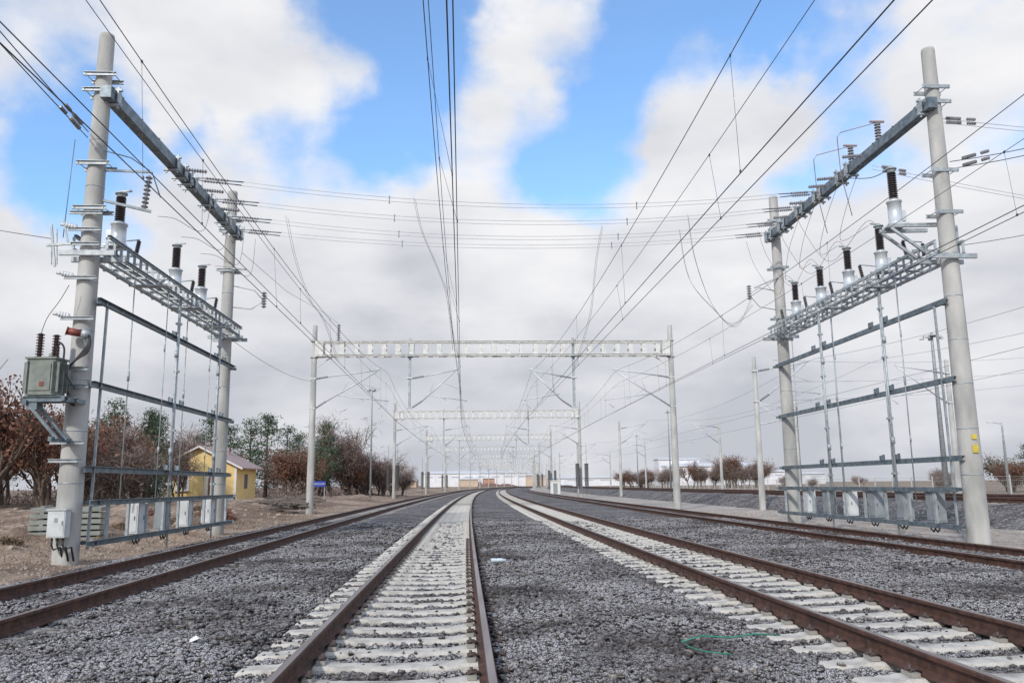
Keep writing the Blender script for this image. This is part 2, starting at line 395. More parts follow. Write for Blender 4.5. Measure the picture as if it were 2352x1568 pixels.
def track(off,label,y1=620,zb=0,sl=SLM,clips=0,start=3.6,nsl=95,rest=True):
    x0=off+float(f(0.0)); t=top('railway_track',label,'railway track',(x0,0,zb),group='parallel railway tracks')
    for lat in(-.75,.75):
        me=rail_mesh(off,lat,-3,y1,0,'rail'); me.transform(Matrix.Translation((-x0,0,0))); obj('rail',me,t)
    n0=math.ceil(start/SP)
    for i in range(nsl):
        y=(n0+i)*SP; o=obj('sleeper',sl,t,(off+float(f(y))-x0,y,random.uniform(-.008,.004)),math.atan(-fp(y))+random.uniform(-.01,.01))
        if i<clips:
            for lat in(-.75,.75):
                for q in(0,math.pi): obj('rail_fastening',CLIP,o,(lat,0,0),q)
    if rest:
        b=MB(); y=(n0+nsl)*SP
        while y<min(y1,230):
            xc=off+float(f(y))-x0
            d=V((1,-fp(y),0)).normalized()*1.3; b.beam(V((xc,y,-.27))-d,V((xc,y,-.27))+d,.24,.17); y+=SP
        o=obj('sleeper_row',b.mesh('sleeper_row',sl.materials[0]),t,kind='stuff')
    return t
track(OA,'rusty railway track half buried in dark frosted ballast',sl=SLO)
track(OB,'railway track on pale concrete sleepers with worn rails',clips=32)
track(OC,'rusty railway track on pale concrete sleepers, curving away',clips=26)
track(OD,'rusty railway track sunk in dark ballast beside sandy path',sl=SLO,start=13,nsl=60,rest=False)
for off in(22.3,26.8): track(off,'rusty railway track on raised dark ballast embankment',zb=.56,sl=SLO,start=24,nsl=60,rest=False)

# ------------------------------------------------------------ switching gantries
def build_gantry(near,far,sgn,zs,ztop,label,breakers,boxes,rods,spanys,left):
    n=V((near[0],near[1],0)); d=(V((far[0],far[1],0))-n); L=d.length; d.normalize(); side=V((d.y,-d.x,0))*sgn; g0=-.4
    root=top('switching_gantry',label,'overhead line gantry',(near[0],near[1],g0),group='switching gantries beside the tracks')
    O=V((near[0],near[1],g0))
    def P(x,y,z): return n+side*x+d*y+V((0,0,z))-O
    def fin(b,name,mat,parent=root,**kw): return emit(b,name,mat,parent)
    for yy in(0,L):
        b=MB(); b.lathe(P(0,yy,g0-.3),P(0,yy,ztop),[(0,.275),(.5,.272),(ztop-g0+.2,.175),(ztop-g0+.28,.165),(ztop-g0+.3,.12)],24,smooth=True)
        fin(b,'pole',concrete_pole)
        b=MB()
        for z in([ztop-1.15*zs,ztop-1.55*zs,ztop-3.4*zs,ztop-4.5*zs] if yy==0 else [ztop-1.1,ztop-1.6,ztop-3.1,ztop-5.2]):
            b.cut()
            for k in(-1,1): b.channel(P(-.38,yy+k*.22,z),P(.38,yy+k*.22,z),.05,.1,.012)
            for k in(-.33,.33): b.cyl(P(k,yy-.27,z),P(k,yy+.27,z),.011,n=6)
        for z in np.arange(1.4,ztop-1,1.15): b.cut(); b.cyl(P(0,yy,z),P(0,yy,z+.025),.277-.008*z,.277-.008*z,20)
        fin(b,'pole_clamp',galv)
    zb=ztop-1.65*zs
    b=MB(); b.beam(P(.22,-.35,zb),P(.22,L+.35,zb),.26,.3)
    for yy in np.arange(.3,L,1.2): b.beam(P(.22,yy,zb+.152),P(.22,yy+.05,zb+.152),.3,.02)
    fin(b,'top_beam',galv_dark)
    b=MB()
    for yy in [-.0,L*.38,L*.44]+list(spanys)+[y+.45 for y in spanys]:
        b.cut()
        for zz in(-.19,.19): b.beam(P(-.02,yy,zb+zz),P(.46,yy,zb+zz),.09,.05)
        for xx in(.06,.38): b.beam(P(xx,yy,zb-.28),P(xx,yy,zb+.28),.04,.05)
        b.beam(P(.4,yy-.1,zb),P(.4,yy+.1,zb),.03,.3)
    fin(b,'beam_bracket',galv)
    zp=6.75*zs
    b=MB(); y0,y1=-.1,L+.45; xa,xb=-.34,.42
    for x in(xa,xb):
        for zz in(0,.34): b.channel(P(x,y0,zp+zz),P(x,y1,zp+zz),.07,.08,.012)
        for yy in np.arange(y0,y1+.01,.4): b.beam(P(x,yy,zp+.03),P(x,yy,zp+.31),.07,.018,up=tuple(d))
    for yy in np.arange(y0,y1,.8):
        if abs(yy)>.35 and abs(yy-L)>.35: b.beam(P(xa,yy,zp-.06),P(xb,yy,zp-.06),.07,.05); b.beam(P(xa,yy+.3,zp+.4),P(xb,yy+.3,zp+.4),.07,.05)
    for x in(-.12,.2): b.beam(P(x,.4,zp-.11),P(x,L-.4,zp-.11),.05,.04)
    for yy in(.0,L):
        for k in(-.3,.3): b.beam(P(-.55,yy+k,zp-.12),P(.7,yy+k,zp-.12),.08,.12)
    for yy in(L*.25,L*.5,L*.78):
        b.beam(P(-.1,yy,zp-.17),P(.85,yy,zp-.17),.28,.03); b.beam(P(.45,yy,zp-.2),P(.8,yy,zp+.05),.05,.05)
    fin(b,'platform_truss',galv)
    for z in(5.55*zs,3.62*zs,1.72*zs,.98*zs,.1*zs):
        xx=.32 if z>1.3 else .5
        b=MB(); b.channel(P(xx,-.15,z),P(xx,L+.15,z),.09,.14 if z>1.3 else .12,.014)
        if z>1.3:
            for yy in list(rods)+[y+.9 for y in rods]: b.box(P(.32,yy,z+.12),(.1,.12,.16)); b.beam(P(.27,yy-.07,z+.12),P(.27,yy+.07,z+.12),.02,.22)
        for yy in(0,L): b.beam(P(-.3,yy+.3,z),P(xx+.04,yy+.3,z),.05,.08)
        fin(b,'crossbar',galv_dark)
    b=MB()
    for yy in np.linspace(1.0,L-.4,9): b.cut(); b.channel(P(.44,yy,.1*zs),P(.44,yy,.98*zs),.06,.09,.012,up=tuple(d))
    b.cut(); b.beam(P(.3,.35,-.05),P(.34,.35,5.5*zs),.05,.05)
    fin(b,'frame_upright',galv)
    for i,yy in enumerate(rods):
        for (dx,r,dy) in((.4,.035,0),(.42,.014,-1.0)):
            b=MB(); b.cyl(P(dx,yy+dy,.1 if r>.02 else .6),P(dx+ .02,yy+dy,zp-.05),r,n=8)
            if r>.02:
                b.cyl(P(dx,yy+.12,g0),P(dx,yy+.12,zp),.03,n=8)
                for z in(1.4,2.9,4.6,6.0): b.box(P(dx,yy+.06,z*zs),(.14,.16,.06))
                b.beam(P(dx,yy,zp-.05),P(dx+.4,yy,zp-.02),.06,.05)
            for z in(2.2,5.0): b.cyl(P(dx,yy+dy,z*zs),P(dx,yy+dy,z*zs+.2),r*1.7,n=8)
            fin(b,'operating_rod',galv)
    for yy in(L*.22,L*.6,L*.9):
        b=MB(); b.cyl(P(.1,yy,.95),P(.1,yy,zp-.1),.016,n=6); b.cyl(P(.1,yy,4),P(.1,yy,4.25),.035,n=8); fin(b,'operating_rod',galv)
    for i,(yy,dark) in enumerate(boxes):
        w=.42; b=MB(); c=P(.28,yy,.54*zs); rz=math.atan2(d.y,d.x)-math.pi/2
        b.box(c,(.3,w,.78),rz); b.box(c+V((0,0,.405)),(.34,w+.05,.03),rz)
        b.box(c-V((0,0,.02))+d*(-.217),(.24,.012,.66),rz)
        b.box(c+side*.16,(.012,w-.08,.66),rz)
        for k in(-.1,.1): b.cyl(c+d*k-V((0,0,.38)),c+d*k-V((0,0,.49)),.03,n=8)
        bx=fin(b,'mechanism_box',boxd if dark else boxm)
        b=MB(); b.box(c+d*(-.23)+side*.07,(.02,.02,.1),rz); b.cut(); b.box(c+side*.175+d*.12,(.02,.02,.1),rz)
        emit(b,'box_handle',galv_dark,bx)
        b=MB()
        for k in(-.1,.1):
            b.cut(); q=c+d*k-V((0,0,.45)); b.tube([q,q-V((0,0,.12))+d*.03,q-V((0,0,.2))+d*.12,q-V((0,0,.12))+d*.24,q+V((0,0,.05))+d*.27],.02,6)
        emit(b,'cable_loop',cablem,bx)
    for i,(x,yy,zo,hs) in enumerate(breakers):
        zz=zp+.45+zo
        b=MB()
        b.lathe(P(x,yy,zz),P(x,yy,zz+1),[(0,.13),(.03,.21),(.06,.21),(.07,.18),(.5*hs,.18),(.51*hs,.205),(.55*hs,.205),(.56*hs,.15),(.6*hs,.11)],20,smooth=True)
        b.box(P(x,yy,zz-.02),(.5,.5,.05))
        b.box(P(x-.2,yy,zz+.25),(.12,.2,.3))
        br=fin(b,'circuit_breaker',tankm)
        b=MB(); b.ribbed(P(x,yy,zz+.58*hs),P(x,yy,zz+1.2*hs),.085,.125,12,14); fin(b,'breaker_insulator',blackins,br)
        b=MB(); b.cyl(P(x,yy,zz+1.2*hs),P(x,yy,zz+1.33*hs),.11,.1,14); b.cyl(P(x,yy,zz+1.28*hs),P(x,yy,zz+1.31*hs),.15,.15,14); b.beam(P(x-.05,yy,zz+1.35*hs),P(x+.25,yy,zz+1.37*hs),.06,.04)
        fin(b,'breaker_terminal',galv,br)
    b=MB(); b2=MB()
    for yy in [b0[1]+.85 for b0 in breakers]:
        if 0<yy<L:
            b.cut(); b.ribbed(P(.25,yy,zp+.42),P(.27,yy+.12,zp+.88),.03,.06,8,10); b.cut(); b.ribbed(P(-.25,yy,zp+.42),P(-.27,yy+.05,zp+.8),.03,.055,6,10)
            b2.cut(); b2.cyl(P(.28,yy+.14,zp+.92),P(-.27,yy+.05,zp+.84),.018,n=6)
    fin(b,'post_insulator',blackins); fin(b2,'disconnector_blade',galv)
    return root,P,fin,L,zb,zp,O
def sag(p,q,s,n=16):
    p=V(p);q=V(q); return [p.lerp(q,i/n)-V((0,0,4*s*(i/n)*(1-i/n))) for i in range(n+1)]
LSP=[5.3,7.2,9.0,10.5]; RSP=[6.6,8.2,10,11.4]
Lr,LP,Lfin,LL,Lzb,Lzp,LO=build_gantry((-9.85,18.5),(-10.45,29.4),1,1.0,12.25,'tall concrete-pole gantry with circuit breakers and green transformer',
    [(.15,1.1,0,1.05),(.05,5.4,0,1),(.05,7.8,0,1)],[(3.0,False),(4.9,True),(6.8,False),(9.0,False)],[4.9,8.9],LSP,True)
Rr,RP,Rfin,RL,Rzb,Rzp,RO=build_gantry((11.6,21),(11.0,32.8),-1,1.06,13.05,'tall concrete-pole gantry carrying five circuit breakers on platform',
    [(.95,.75,.6,1.25),(.05,3.4,0,1.1),(.05,5.6,0,1.05),(.05,7.8,0,1),(.05,10.1,0,1)],[(1.3,True),(2.9,True),(4.6,True),(6.3,False),(7.9,True),(9.6,False)],[3.0,7.3],RSP,False)

# cross spans between the gantries
for ly,ry in zip(LSP,RSP):
    A=LP(.4,ly,Lzb)+LO; B=RP(.4,ry,Rzb)+RO
    dAB=(B-A).normalized()
    root=top('cross_span_wire','twin bare conductors strung across all tracks between gantries','overhead wire',A,group='cross span conductors')
    a1=A+dAB*1.5-V((0,0,.14)); b1=B-dAB*1.5-V((0,0,.14)); sg_=.55 if ly<9.5 else .45
    for k in(-.08,.08):
        w=MB(); w.tube([p-A+V((0,k*.6,k)) for p in sag(a1,b1,sg_,24)],.009,5); obj('conductor',w.mesh('conductor',wirelight),root)
    w=MB()
    for (p,q) in((A,a1),(B,b1)):
        for k in(-.07,.07):
            o=V((0,k,k)); w.cut(); w.ribbed(p+(q-p)*.25-A+o,p+(q-p)*.7-A+o,.025,.05,8,8)
    emit(w,'strain_insulator',greyins,root)
    w=MB()
    for (p,q) in((A,a1),(B,b1)):
        for k in(-.07,.07):
            o=V((0,k,k)); w.cut(); w.cyl(p-A+o*.3,p+(q-p)*.25-A+o,.014,n=6); w.cut(); w.cyl(p+(q-p)*.7-A+o,q-A+o*1.2,.02,n=6)
    for t in(.27,.73):
        pp=sag(a1,b1,sg_,24)[int(24*t)]-A; w.cut(); w.beam(pp-V((0,0,.14)),pp+V((0,0,.12)),.03,.03)
    emit(w,'wire_clamp',galv_dark,root)
def smooth_pts(Q):
    Q=[V(q) for q in Q]; out=[]
    for i in range(len(Q)-1):
        p0=Q[max(i-1,0)];p1=Q[i];p2=Q[i+1];p3=Q[min(i+2,len(Q)-1)]
        for t in np.linspace(0,1,7)[:-1]:
            t=float(t); out.append(.5*((2*p1)+(p2-p0)*t+(2*p0-5*p1+4*p2-p3)*t*t+(3*p1-p0-3*p2+p3)*t**3))
    out.append(Q[-1]); return out
def jumper(P,rfin,pts,r=.008,mat=copper,name='jumper_cable'):
    b=MB(); b.tube(smooth_pts([P(*p) for p in pts]),r,5); rfin(b,name,mat)
for i,y in enumerate(LSP):
    jumper(LP,Lfin,[(1.0,y+.1,Lzb-.3),(1.1,y-.8,Lzb-1.9),(.7,max(y-2.0,1.0),Lzp+1.9),(.3,max(y-2.2,1.1),Lzp+1.9)])
for i,(y,yb) in enumerate(zip(RSP,(3.4,5.6,7.8,10.1))):
    jumper(RP,Rfin,[(1.4,y,Rzb-.35),(1.3,y-.6,Rzb-1.6),(.8,y-1.4,Rzb-2.9),(.3,yb+.3,Rzp+2.1),(.1,yb,Rzp+1.85)])
    jumper(RP,Rfin,[(.4,y-3.2,Rzb-.2),(.7,y-2.6,Rzb-1.4),(.6,y-1.8,Rzb-2.3),(.2,yb+.3,Rzp+2.0)],.007,wirem)
jumper(RP,Rfin,[(.95,.75,Rzp+2.7),(1.1,1.6,Rzp+2.75),(1.2,3.0,Rzp+3.3),(.9,4.2,Rzb-.2)],.012,wirem)
for yb in(2.6,4.4):
    b=MB(); b.ribbed(RP(.22,yb,Rzb+.2),RP(.22,yb,Rzb+.75),.05,.1,6,10); Rfin(b,'post_insulator',greyins)
    b=MB(); b.tube([RP(.22,yb,Rzb+.78),RP(1.0,yb+.8,Rzb+.8),RP(1.05,yb+.95,Rzb+.7),RP(1.0,yb+1.0,Rzb-.5),RP(.8,yb+.9,Rzb-1.9)],.012,6)
    b.beam(RP(.0,yb,Rzb+.8),RP(.45,yb,Rzb+.8),.05,.05); Rfin(b,'busbar_pipe',copper)
b=MB()
for yb in(3.3,5.2,5.9,7.6,9.2):
    b.cut(); b.ribbed(RP(.45,yb,Rzb),RP(1.1,yb-.1,Rzb-.1),.03,.06,8,8)
Rfin(b,'post_insulator',greyins)
b=MB()
for yb in(4.6,6.3,8.1):
    b.cut(); b.ribbed(LP(.45,yb,Lzb),LP(1.1,yb-.1,Lzb-.1),.03,.06,8,8)
Lfin(b,'post_insulator',greyins)
b=MB()
for z in(7.25,6.1,5.15):
    b.cut(); b.ribbed(LP(-.22,-.25,z),LP(-.45,-.3,z+.04),.055,.07,4,12); b.cyl(LP(-.45,-.3,z+.04),LP(-.56,-.3,z+.06),.04,n=8)
Lfin(b,'post_insulator',galv_light)
b=MB()
for z in(7.6,7.2,6.85,6.05,5.1,3.95,3.55,2.3,1.9): b.cut(); b.channel(LP(-.4,-.28,z),LP(.33,-.28,z),.05,.08,.012)
b.cut(); b.beam(LP(-.38,-.3,6.9),LP(-.5,-.32,7.4),.04,.04)
b.cut(); b.beam(LP(-.62,-.3,6.3),LP(-.78,-.3,7.3),.05,.03); b.beam(LP(-.85,-.3,6.8),LP(-.3,-.3,6.85),.05,.05)
for x in(-.58,-.7): b.beam(LP(x,-.3,6.35),LP(x-.08,-.28,7.2),.02,.03)
Lfin(b,'pole_bracket',galv)
b=MB(); b.tube([LP(-.42,-.28,9.4),LP(-.5,-.28,7.0)],.01,5); Lfin(b,'busbar_pipe',galv_dark)
b=MB(); b.tube([LP(.2,-.1,9.2),LP(.7,.2,9.15),LP(1.1,.5,8.9),LP(1.3,.6,8.3)],.014,6); Lfin(b,'busbar_pipe',galv_dark)
b=MB(); b.ribbed(LP(1.05,.3,7.9),LP(1.1,.35,8.75),.04,.085,8,10); Lfin(b,'post_insulator',greyins)
b=MB(); b.beam(LP(.2,0,8.0),LP(1.2,.35,7.85),.06,.06); b.cut(); b.beam(LP(.2,0,8.75),LP(1.15,.35,8.85),.05,.05); b.cut(); b.beam(LP(.1,LL-.2,9.2),LP(.75,LL-.5,9.1),.06,.06); b.cut(); b.tube([LP(.2,LL,8.6),LP(1.0,LL-.1,8.4),LP(1.35,LL-.1,8.0),LP(.9,LL-.1,7.7),LP(.2,LL,7.8)],.02,6); Lfin(b,'pole_bracket',galv)
b=MB(); b.ribbed(LP(1.35,LL-.1,7.75),LP(1.35,LL-.1,8.35),.04,.1,6,10); Lfin(b,'post_insulator',greyins)
b=MB(); b.beam(RP(.1,RL-.2,9.5),RP(1.2,RL-.5,9.0),.05,.05); b.cut(); b.tube([RP(.2,RL,9.0),RP(.9,RL-.1,9.1),RP(1.3,RL-.1,8.8),RP(.9,RL-.1,8.3),RP(.2,RL,8.2)],.018,6)
for k in(.5,1.0):
    b.cut(); b.beam(RP(.0,k-.1,Rzp+.95),RP(1.3,k,Rzp+.95),.08,.1); b.beam(RP(.3,k-.1,Rzp+.1),RP(1.25,k,Rzp+.9),.07,.07)
b.cut(); b.beam(RP(-.45,.3,Rzp+.1),RP(-.45,.3,Rzp+.9),.07,.07)
Rfin(b,'pole_bracket',galv)
b=MB(); b.ribbed(RP(1.3,RL-.1,8.6),RP(1.3,RL-.1,9.2),.04,.1,6,10); Rfin(b,'post_insulator',greyins)
b=MB(); b.box(RP(.02,-.285,2.05),(.14,.012,.2)); b.cut(); b.box(RP(.02,-.283,2.35),(.12,.01,.12)); Rfin(b,'warning_plate',yellowm)
b=MB(); c=LP(.0,-.42,.55); b.box(c,(.38,.22,.58)); b.box(c+V((0,0,.3)),(.43,.28,.025)); b.box(c+V((0,-.116,0)),(.34,.012,.53)); b.box(c+V((0,-.125,.08)),(.07,.01,.09),mi=1); b.box(c+V((.14,-.13,.02)),(.02,.02,.09),mi=1)
for k in(-.12,0,.12): b.tube([c+V((k,0,-.3)),c+V((k,0,-.45)),c+V((k+.05,.0,-.55)),c+V((k+.14,.1,-.5)),c+V((k+.16,.2,-.8))],.022,6,mi=2)
Lfin(b,'control_cabinet',[boxm,boxd,cablem])
b=MB()
for k in range(5):
    b.cut(); x=.03*k
    b.tube(smooth_pts([LP(.1+x*.3,-.42,4.75),LP(.34,-.42,4.65-.02*k),LP(.32-x,-.42,4.3),LP(.05-x,-.42,4.1-.04*k),LP(-.12+x*.4,-.42,3.75),LP(-.02,-.42,3.35-.03*k),LP(.1,-.35,3.1)]),.02,6)
Lfin(b,'cable_loop',cablem)

# pole transformer
T=top('pole_transformer','grey-green oil-filled pole transformer with brown bushings on bracket','transformer',tuple(LP(-.4,-.68,3.27)+LO)); T.scale=(.92,.92,.98)
b=MB()
b.box((0,0,.42),(.66,.52,.8)); b.box((0,0,.84),(.74,.6,.04)); b.box((0,0,.02),(.7,.3,.06)); b.box((0,-.27,.42),(.5,.03,.6))
for k in(-.2,0,.2):
    b.box((-.37,k,.42),(.1,.03,.66)); b.box((.37,k,.42),(.08,.03,.66))
for k in(-.3,.3): b.box((k,-.28,.42),(.03,.06,.7))
b.cyl((.15,-.1,.85),(.15,-.1,.95),.07,n=10)
obj('tank',b.mesh('tank',green),T)
b=MB()
for (x,y) in((-.17,-.08),(.1,.12)): b.cut(); b.ribbed((x,y,.85),(x,y,1.42),.05,.095,9,12)
for (x,y) in((.22,-.15),(.3,-.15)): b.cut(); b.ribbed((x,y,.85),(x,y,1.1),.03,.05,4,10)
emit(b,'bushing',browninsul,T)
b=MB(); b.box((.06,-.295,.26),(.1,.01,.1)); obj('warning_plate',b.mesh('warning_plate',redm),T)
b=MB()
for yy in(-.2,.2):
    b.cut(); b.channel((-.4,yy,-.07),(.7,yy,-.07),.06,.12,.012); b.beam((-.3,yy,-.12),(.5,yy,-.95),.07,.07)
b.cut(); b.beam((-.3,-.3,-.15),(-.3,.3,-.15),.1,.1); b.cut(); b.beam((.4,-.35,-.95),(.4,.6,-.95),.08,.1); b.cut(); b.beam((.6,-.3,-.07),(.6,.7,-.07),.08,.1); b.cut(); b.box((-.15,-.1,-.2),(.22,.25,.2))
emit(b,'support_bracket',galv_dark,T)
b=MB(); b.tube(smooth_pts([(-.17,-.08,1.42),(-.1,0,1.8),(.1,.1,2.2),(.25,.2,2.6)]),.008,5); b.cut(); b.tube(smooth_pts([(.3,-.15,1.1),(.38,-.2,1.18),(.48,-.2,1.05),(.5,-.2,.7),(.6,-.1,.35),(.7,0,.2)]),.022,6)
emit(b,'connecting_lead',cablem,T)
sa=LP(.1,-.42,4.72)+LO
b=MB(); b.cyl((-.2,-.12,.04),(.06,0,0),.085,.085,16,mi=0); b.cyl((-.22,-.13,.045),(-.2,-.12,.04),.1,.1,16,mi=0); b.cyl((.06,0,0),(.2,.05,-.02),.1,.1,14,mi=1); b.beam((.1,.02,-.05),(.15,.1,-.3),.04,.04,mi=1)
top('current_transformer','small red capped current transformer clamped to concrete pole','electrical device',tuple(sa),me=b.mesh('current_transformer',[redm,galv]))

def anchor(p,q,label,ins=True,twin=0,mat=wirem,s=.3,r=.012):
    p=V(p);q=V(q); root=top('anchor_wire',label,'overhead wire',p,group='anchor wires on the gantry poles')
    d=(q-p).normalized()
    for k in([-twin,twin] if twin else [0]):
        o=V((0,0,k)); b=MB(); b.tube([x-p+o for x in sag(p+d*.05,q,s,12)],r,5); obj('wire',b.mesh('wire',mat),root)
        if ins:
            b=MB(); b.ribbed(d*.5+o,d*1.0+o,.025,.055,7,8); b.cut(); b.ribbed(d*1.2+o,d*1.5+o,.025,.05,4,8); emit(b,'strain_insulator',greyins,root)
la=LP(-.2,-.1,9.5)+LO
anchor(la,(-9.0,6.5,10.2),'dark anchor wire with strain insulators from concrete pole',s=.1)
anchor(la+V((0,0,.15)),(-8.0,5.5,9.6),'dark anchor wire with strain insulators from concrete pole',s=.1)
anchor(LP(-.7,-.3,6.95)+LO,(-20,16.5,9.3),'thin dark wire running from gantry pole to field',ins=False,r=.008)
ra=RP(-.2,-.1,9.6)+RO
anchor(ra,(22,24,13.2),'thick twin anchor wires with insulators from concrete pole',twin=.1)
anchor(RP(-.2,.5,11.2)+RO,(30,26,12.3),'pale wires leaving gantry top across the yard',ins=True,twin=.06,mat=wirelight,r=.009)
anchor(RP(-.2,4,11.2)+RO,(34,34,11.6),'pale wires leaving gantry top across the yard',ins=True,twin=.06,mat=wirelight,r=.009)
anchor(RP(-.2,.1,7.4)+RO,(20,19,9.2),'thin dark wire running from gantry pole sideways',ins=False,r=.009)
for (z0,X1,z1) in((6.3,40,9.5),(5.4,42,9.0),(4.6,42,8.6)):
    anchor((10.9,34,z0),(X1,48,z1),'thin pale wire crossing the yard beside gantry',ins=False,mat=wirelight,s=.6,r=.009)
anchor(LP(.2,LL,6.6)+LO,(-12.6,51.2,7.8),'thin dark wire between gantry pole and portal post',ins=False,r=.009)

# ------------------------------------------------------------ portals
def cantilever_mesh(R,zt=8.0):
    b=MB()
    b.cyl((.9,0,zt+.12),(R+.15,0,zt+.55),.042,n=8,mi=0); b.cyl((.8,0,6.55),(R,0,zt+.45),.045,n=8,mi=0)
    b.ribbed((.2,0,zt),(.9,0,zt+.12),.04,.08,7,8,mi=1); b.ribbed((.2,0,6.15),(.8,0,6.55),.04,.08,7,8,mi=1)
    b.cyl((R*.35,0,6.95),(R+.75,0,6.55),.034,n=6,mi=0); b.cyl((R*.5,0,7.2),(R*.8,0,6.6),.02,n=6,mi=0)
    b.cyl((R+.7,0,6.55),(R+.1,0,6.05),.022,n=6,mi=0); b.cyl((R*.6,0,zt+.42),(R*.45,0,7.05),.016,n=6,mi=0)
    b.cyl((R*.3,0,zt+.2),(R+.2,0,7.3),.016,n=6)
    b.box((R,0,zt+.6),(.1,.05,.16),mi=0); b.cyl((0,-.1,zt),(.2,0,zt),.04,n=6,mi=0); b.cyl((0,0,6.1),(.2,0,6.15),.04,n=6,mi=0)
    b.box((0,0,zt),(.34,.34,.08),mi=0); b.box((0,0,6.12),(.34,.34,.08),mi=0)
    return b.mesh('cantilever',[galv_light,greyins])
W0,W1=-11.45,11.45
prt=top('overhead_line_portal','grey steel portal gantry spanning four tracks with cantilevers','overhead line portal',(0,0,-.4),group='portals spanning the tracks')
for x in(W0,W1):
    b=MB(); b.lathe((x,0,-.3),(x,0,12.1),[(0,.24),(.4,.235),(12.1,.15),(12.15,.1)],14,smooth=True)
    b.box((x,0,10.8),(.45,.42,.06)); b.box((x,0,9.75),(.45,.42,.06)); obj('post',b.mesh('post',concrete_pole),prt)
b=MB(); z0,z1=9.85,10.7
for yy in(-.3,.3):
    for z in(z0,z1): b.channel((W0+.2,yy,z),(W1-.2,yy,z),.08,.12,.014)
    x=W0+.9
    while x<W1-.6: b.box((x,yy,(z0+z1)/2),(.28,.02,z1-z0-.12)); x+=.88
for x in np.arange(W0+.9,W1-.5,1.76): b.box((x,0,z0),(.07,.56,.05)); b.box((x,0,z1),(.07,.56,.05))
for x in(W0,W1):
    s=1 if x<0 else -1; b.beam((x+s*.1,0,9.1),(x+s*1.2,0,z0),.07,.07); b.box((x+s*.35,0,10.27),(.5,.68,.98))
b.box((0,0,10.27),(.35,.66,.8)); obj('beam',b.mesh('beam',portal_mat),prt)
for x,zl in((-5.4,6.6),(5.1,6.6)):
    b=MB(); b.channel((x,-.08,zl),(x,-.08,11.0),.14,.14,.014,up=(1,0,0)); b.channel((x,.08,zl),(x,.08,11.0),.14,.14,.014,up=(1,0,0))
    b.box((x,0,z0-.06),(.3,.75,.05)); b.box((x,0,zl),(.2,.3,.04)); obj('drop_post',b.mesh('drop_post',galv),prt)
for x,R,sg in((W0,4.0,1),(-5.4,2.9,1),(5.1,2.7,-1),(W1,3.7,-1)):
    o=obj('cantilever',cantilever_mesh(R),prt,(x,0,.4))
    if sg<0:o.rotation_euler=(0,0,math.pi)
def portal_loc(y):
    xc=float(f(y))+2.25; return (xc,y,-.4), math.atan(-fp(y))
ys=[52,102,152,202,252,302,352,402,452,502,552,602]
l,rz=portal_loc(ys[0]); prt.location=l; prt.rotation_euler=(0,0,rz)
for y in ys[1:]:
    l,rz=portal_loc(y); copytree(prt,l,rz)
b=MB(); b.ribbed((W0+1.5,0,10.8),(W0+1.5,0,11.9),.05,.13,7,10,mi=1); b.beam((W0+1.2,0,10.76),(W0+1.8,0,10.76),.1,.04); b.tube([(W0+1.5,0,11.95),(W0+1.3,-4,11.8),(W0+.9,-12,11.2),(W0+1.2,-21,10.6)],.01,5)
obj('feeder_insulator',b.mesh('feeder_insulator',[galv,greyins]),prt)
b=MB()
for k in range(22): b.cyl((0,0,1.2+k*.13),(0,0,1.2+k*.13+.11),.24,.24,12)
b.cyl((0,0,0),(0,0,6.5),.02,n=6); b.beam((-.3,0,1.1),(.3,0,1.1),.05,.08); TW=b.mesh('tension_weight',weightm)
for y in(102,152,202):
    for off in(-12.1,-11.0):
        for sgn in(1,-1):
            top('tension_weight','stack of dark round tensioning weights on rod','tension weight',(float(f(y))+2.25+off*sgn,y-.7,-.3),group='tensioning weights beside portals',me=TW)

# ------------------------------------------------------------ catenary lines
def mess(y,lo,hi):
    t=((y-2)%50)/25-1; return lo+(hi-lo)*t*t
def line(off,lats,label,z=0,y1=600,full=True,drops=True):
    y0=-2.0; x0=off+float(f(y0)); root=top('overhead_line',label,'overhead line',(x0,y0,z),group='catenary lines over the tracks')
    O=V((x0,y0,z))
    ysN=np.concatenate([np.arange(y0,102,2.5),np.arange(102,y1,6.25)])
    m1,m2,c1,c2=lats
    def mk(name,dl,zf,mat,r):
        b=MB(); b.tube([V((off+dl*max(0,1-(y/60.)**2 if y<60 else 0)+float(f(y)),y,zf(y)+z))-O for y in ysN],r,5); obj(name,b.mesh(name,mat),root)
    za=lambda y:mess(y,7.35,8.45); zb_=lambda y:mess(y,6.85,7.6)
    mk('messenger_wire',m1,za,wirem,.008)
    if full: mk('messenger_wire',m2,zb_,wirem,.006)
    mk('contact_wire',c1,lambda y:5.85,wirem,.009)
    if full: mk('contact_wire',c2,lambda y:5.87,wirem,.008)
    y=11.7
    while y<150 and drops:
        k=max(0,1-(y/60.)**2 if y<60 else 0)
        for (a,c,zf,dy) in([(m1,c1,za,0),(m2,c2,zb_,2.2)] if full else [(m1,c1,za,0)]):
            yy=y+dy; b=MB(); b.tube([V((off+a*k+float(f(yy)),yy,zf(yy)+z))-O,V((off+c*k+float(f(yy)),yy,5.86+z))-O],.0035,4)
            b.box(V((off+c*k+float(f(yy)),yy,5.88+z))-O,(.02,.04,.04)); b.box(V((off+a*k+float(f(yy)),yy,zf(yy)+z))-O,(.02,.05,.04)); obj('dropper',b.mesh('dropper',wirem),root)
        y+=9
line(OA+.2,(.25,.55,.4,.6),'catenary and contact wires above half-buried track')
line(OB,(0,.12,.4,.46),'catenary and contact wires above pale-sleepered track')
line(OC-.2,(.05,.35,.1,.5),'catenary and contact wires above curving rusty track')
line(OD-.2,(0,.2,0,.3),'catenary and contact wires above track beside sandy path')
line(22.3,(0,0,0,0),'catenary and contact wires above embankment track',z=.5,full=False,drops=False)
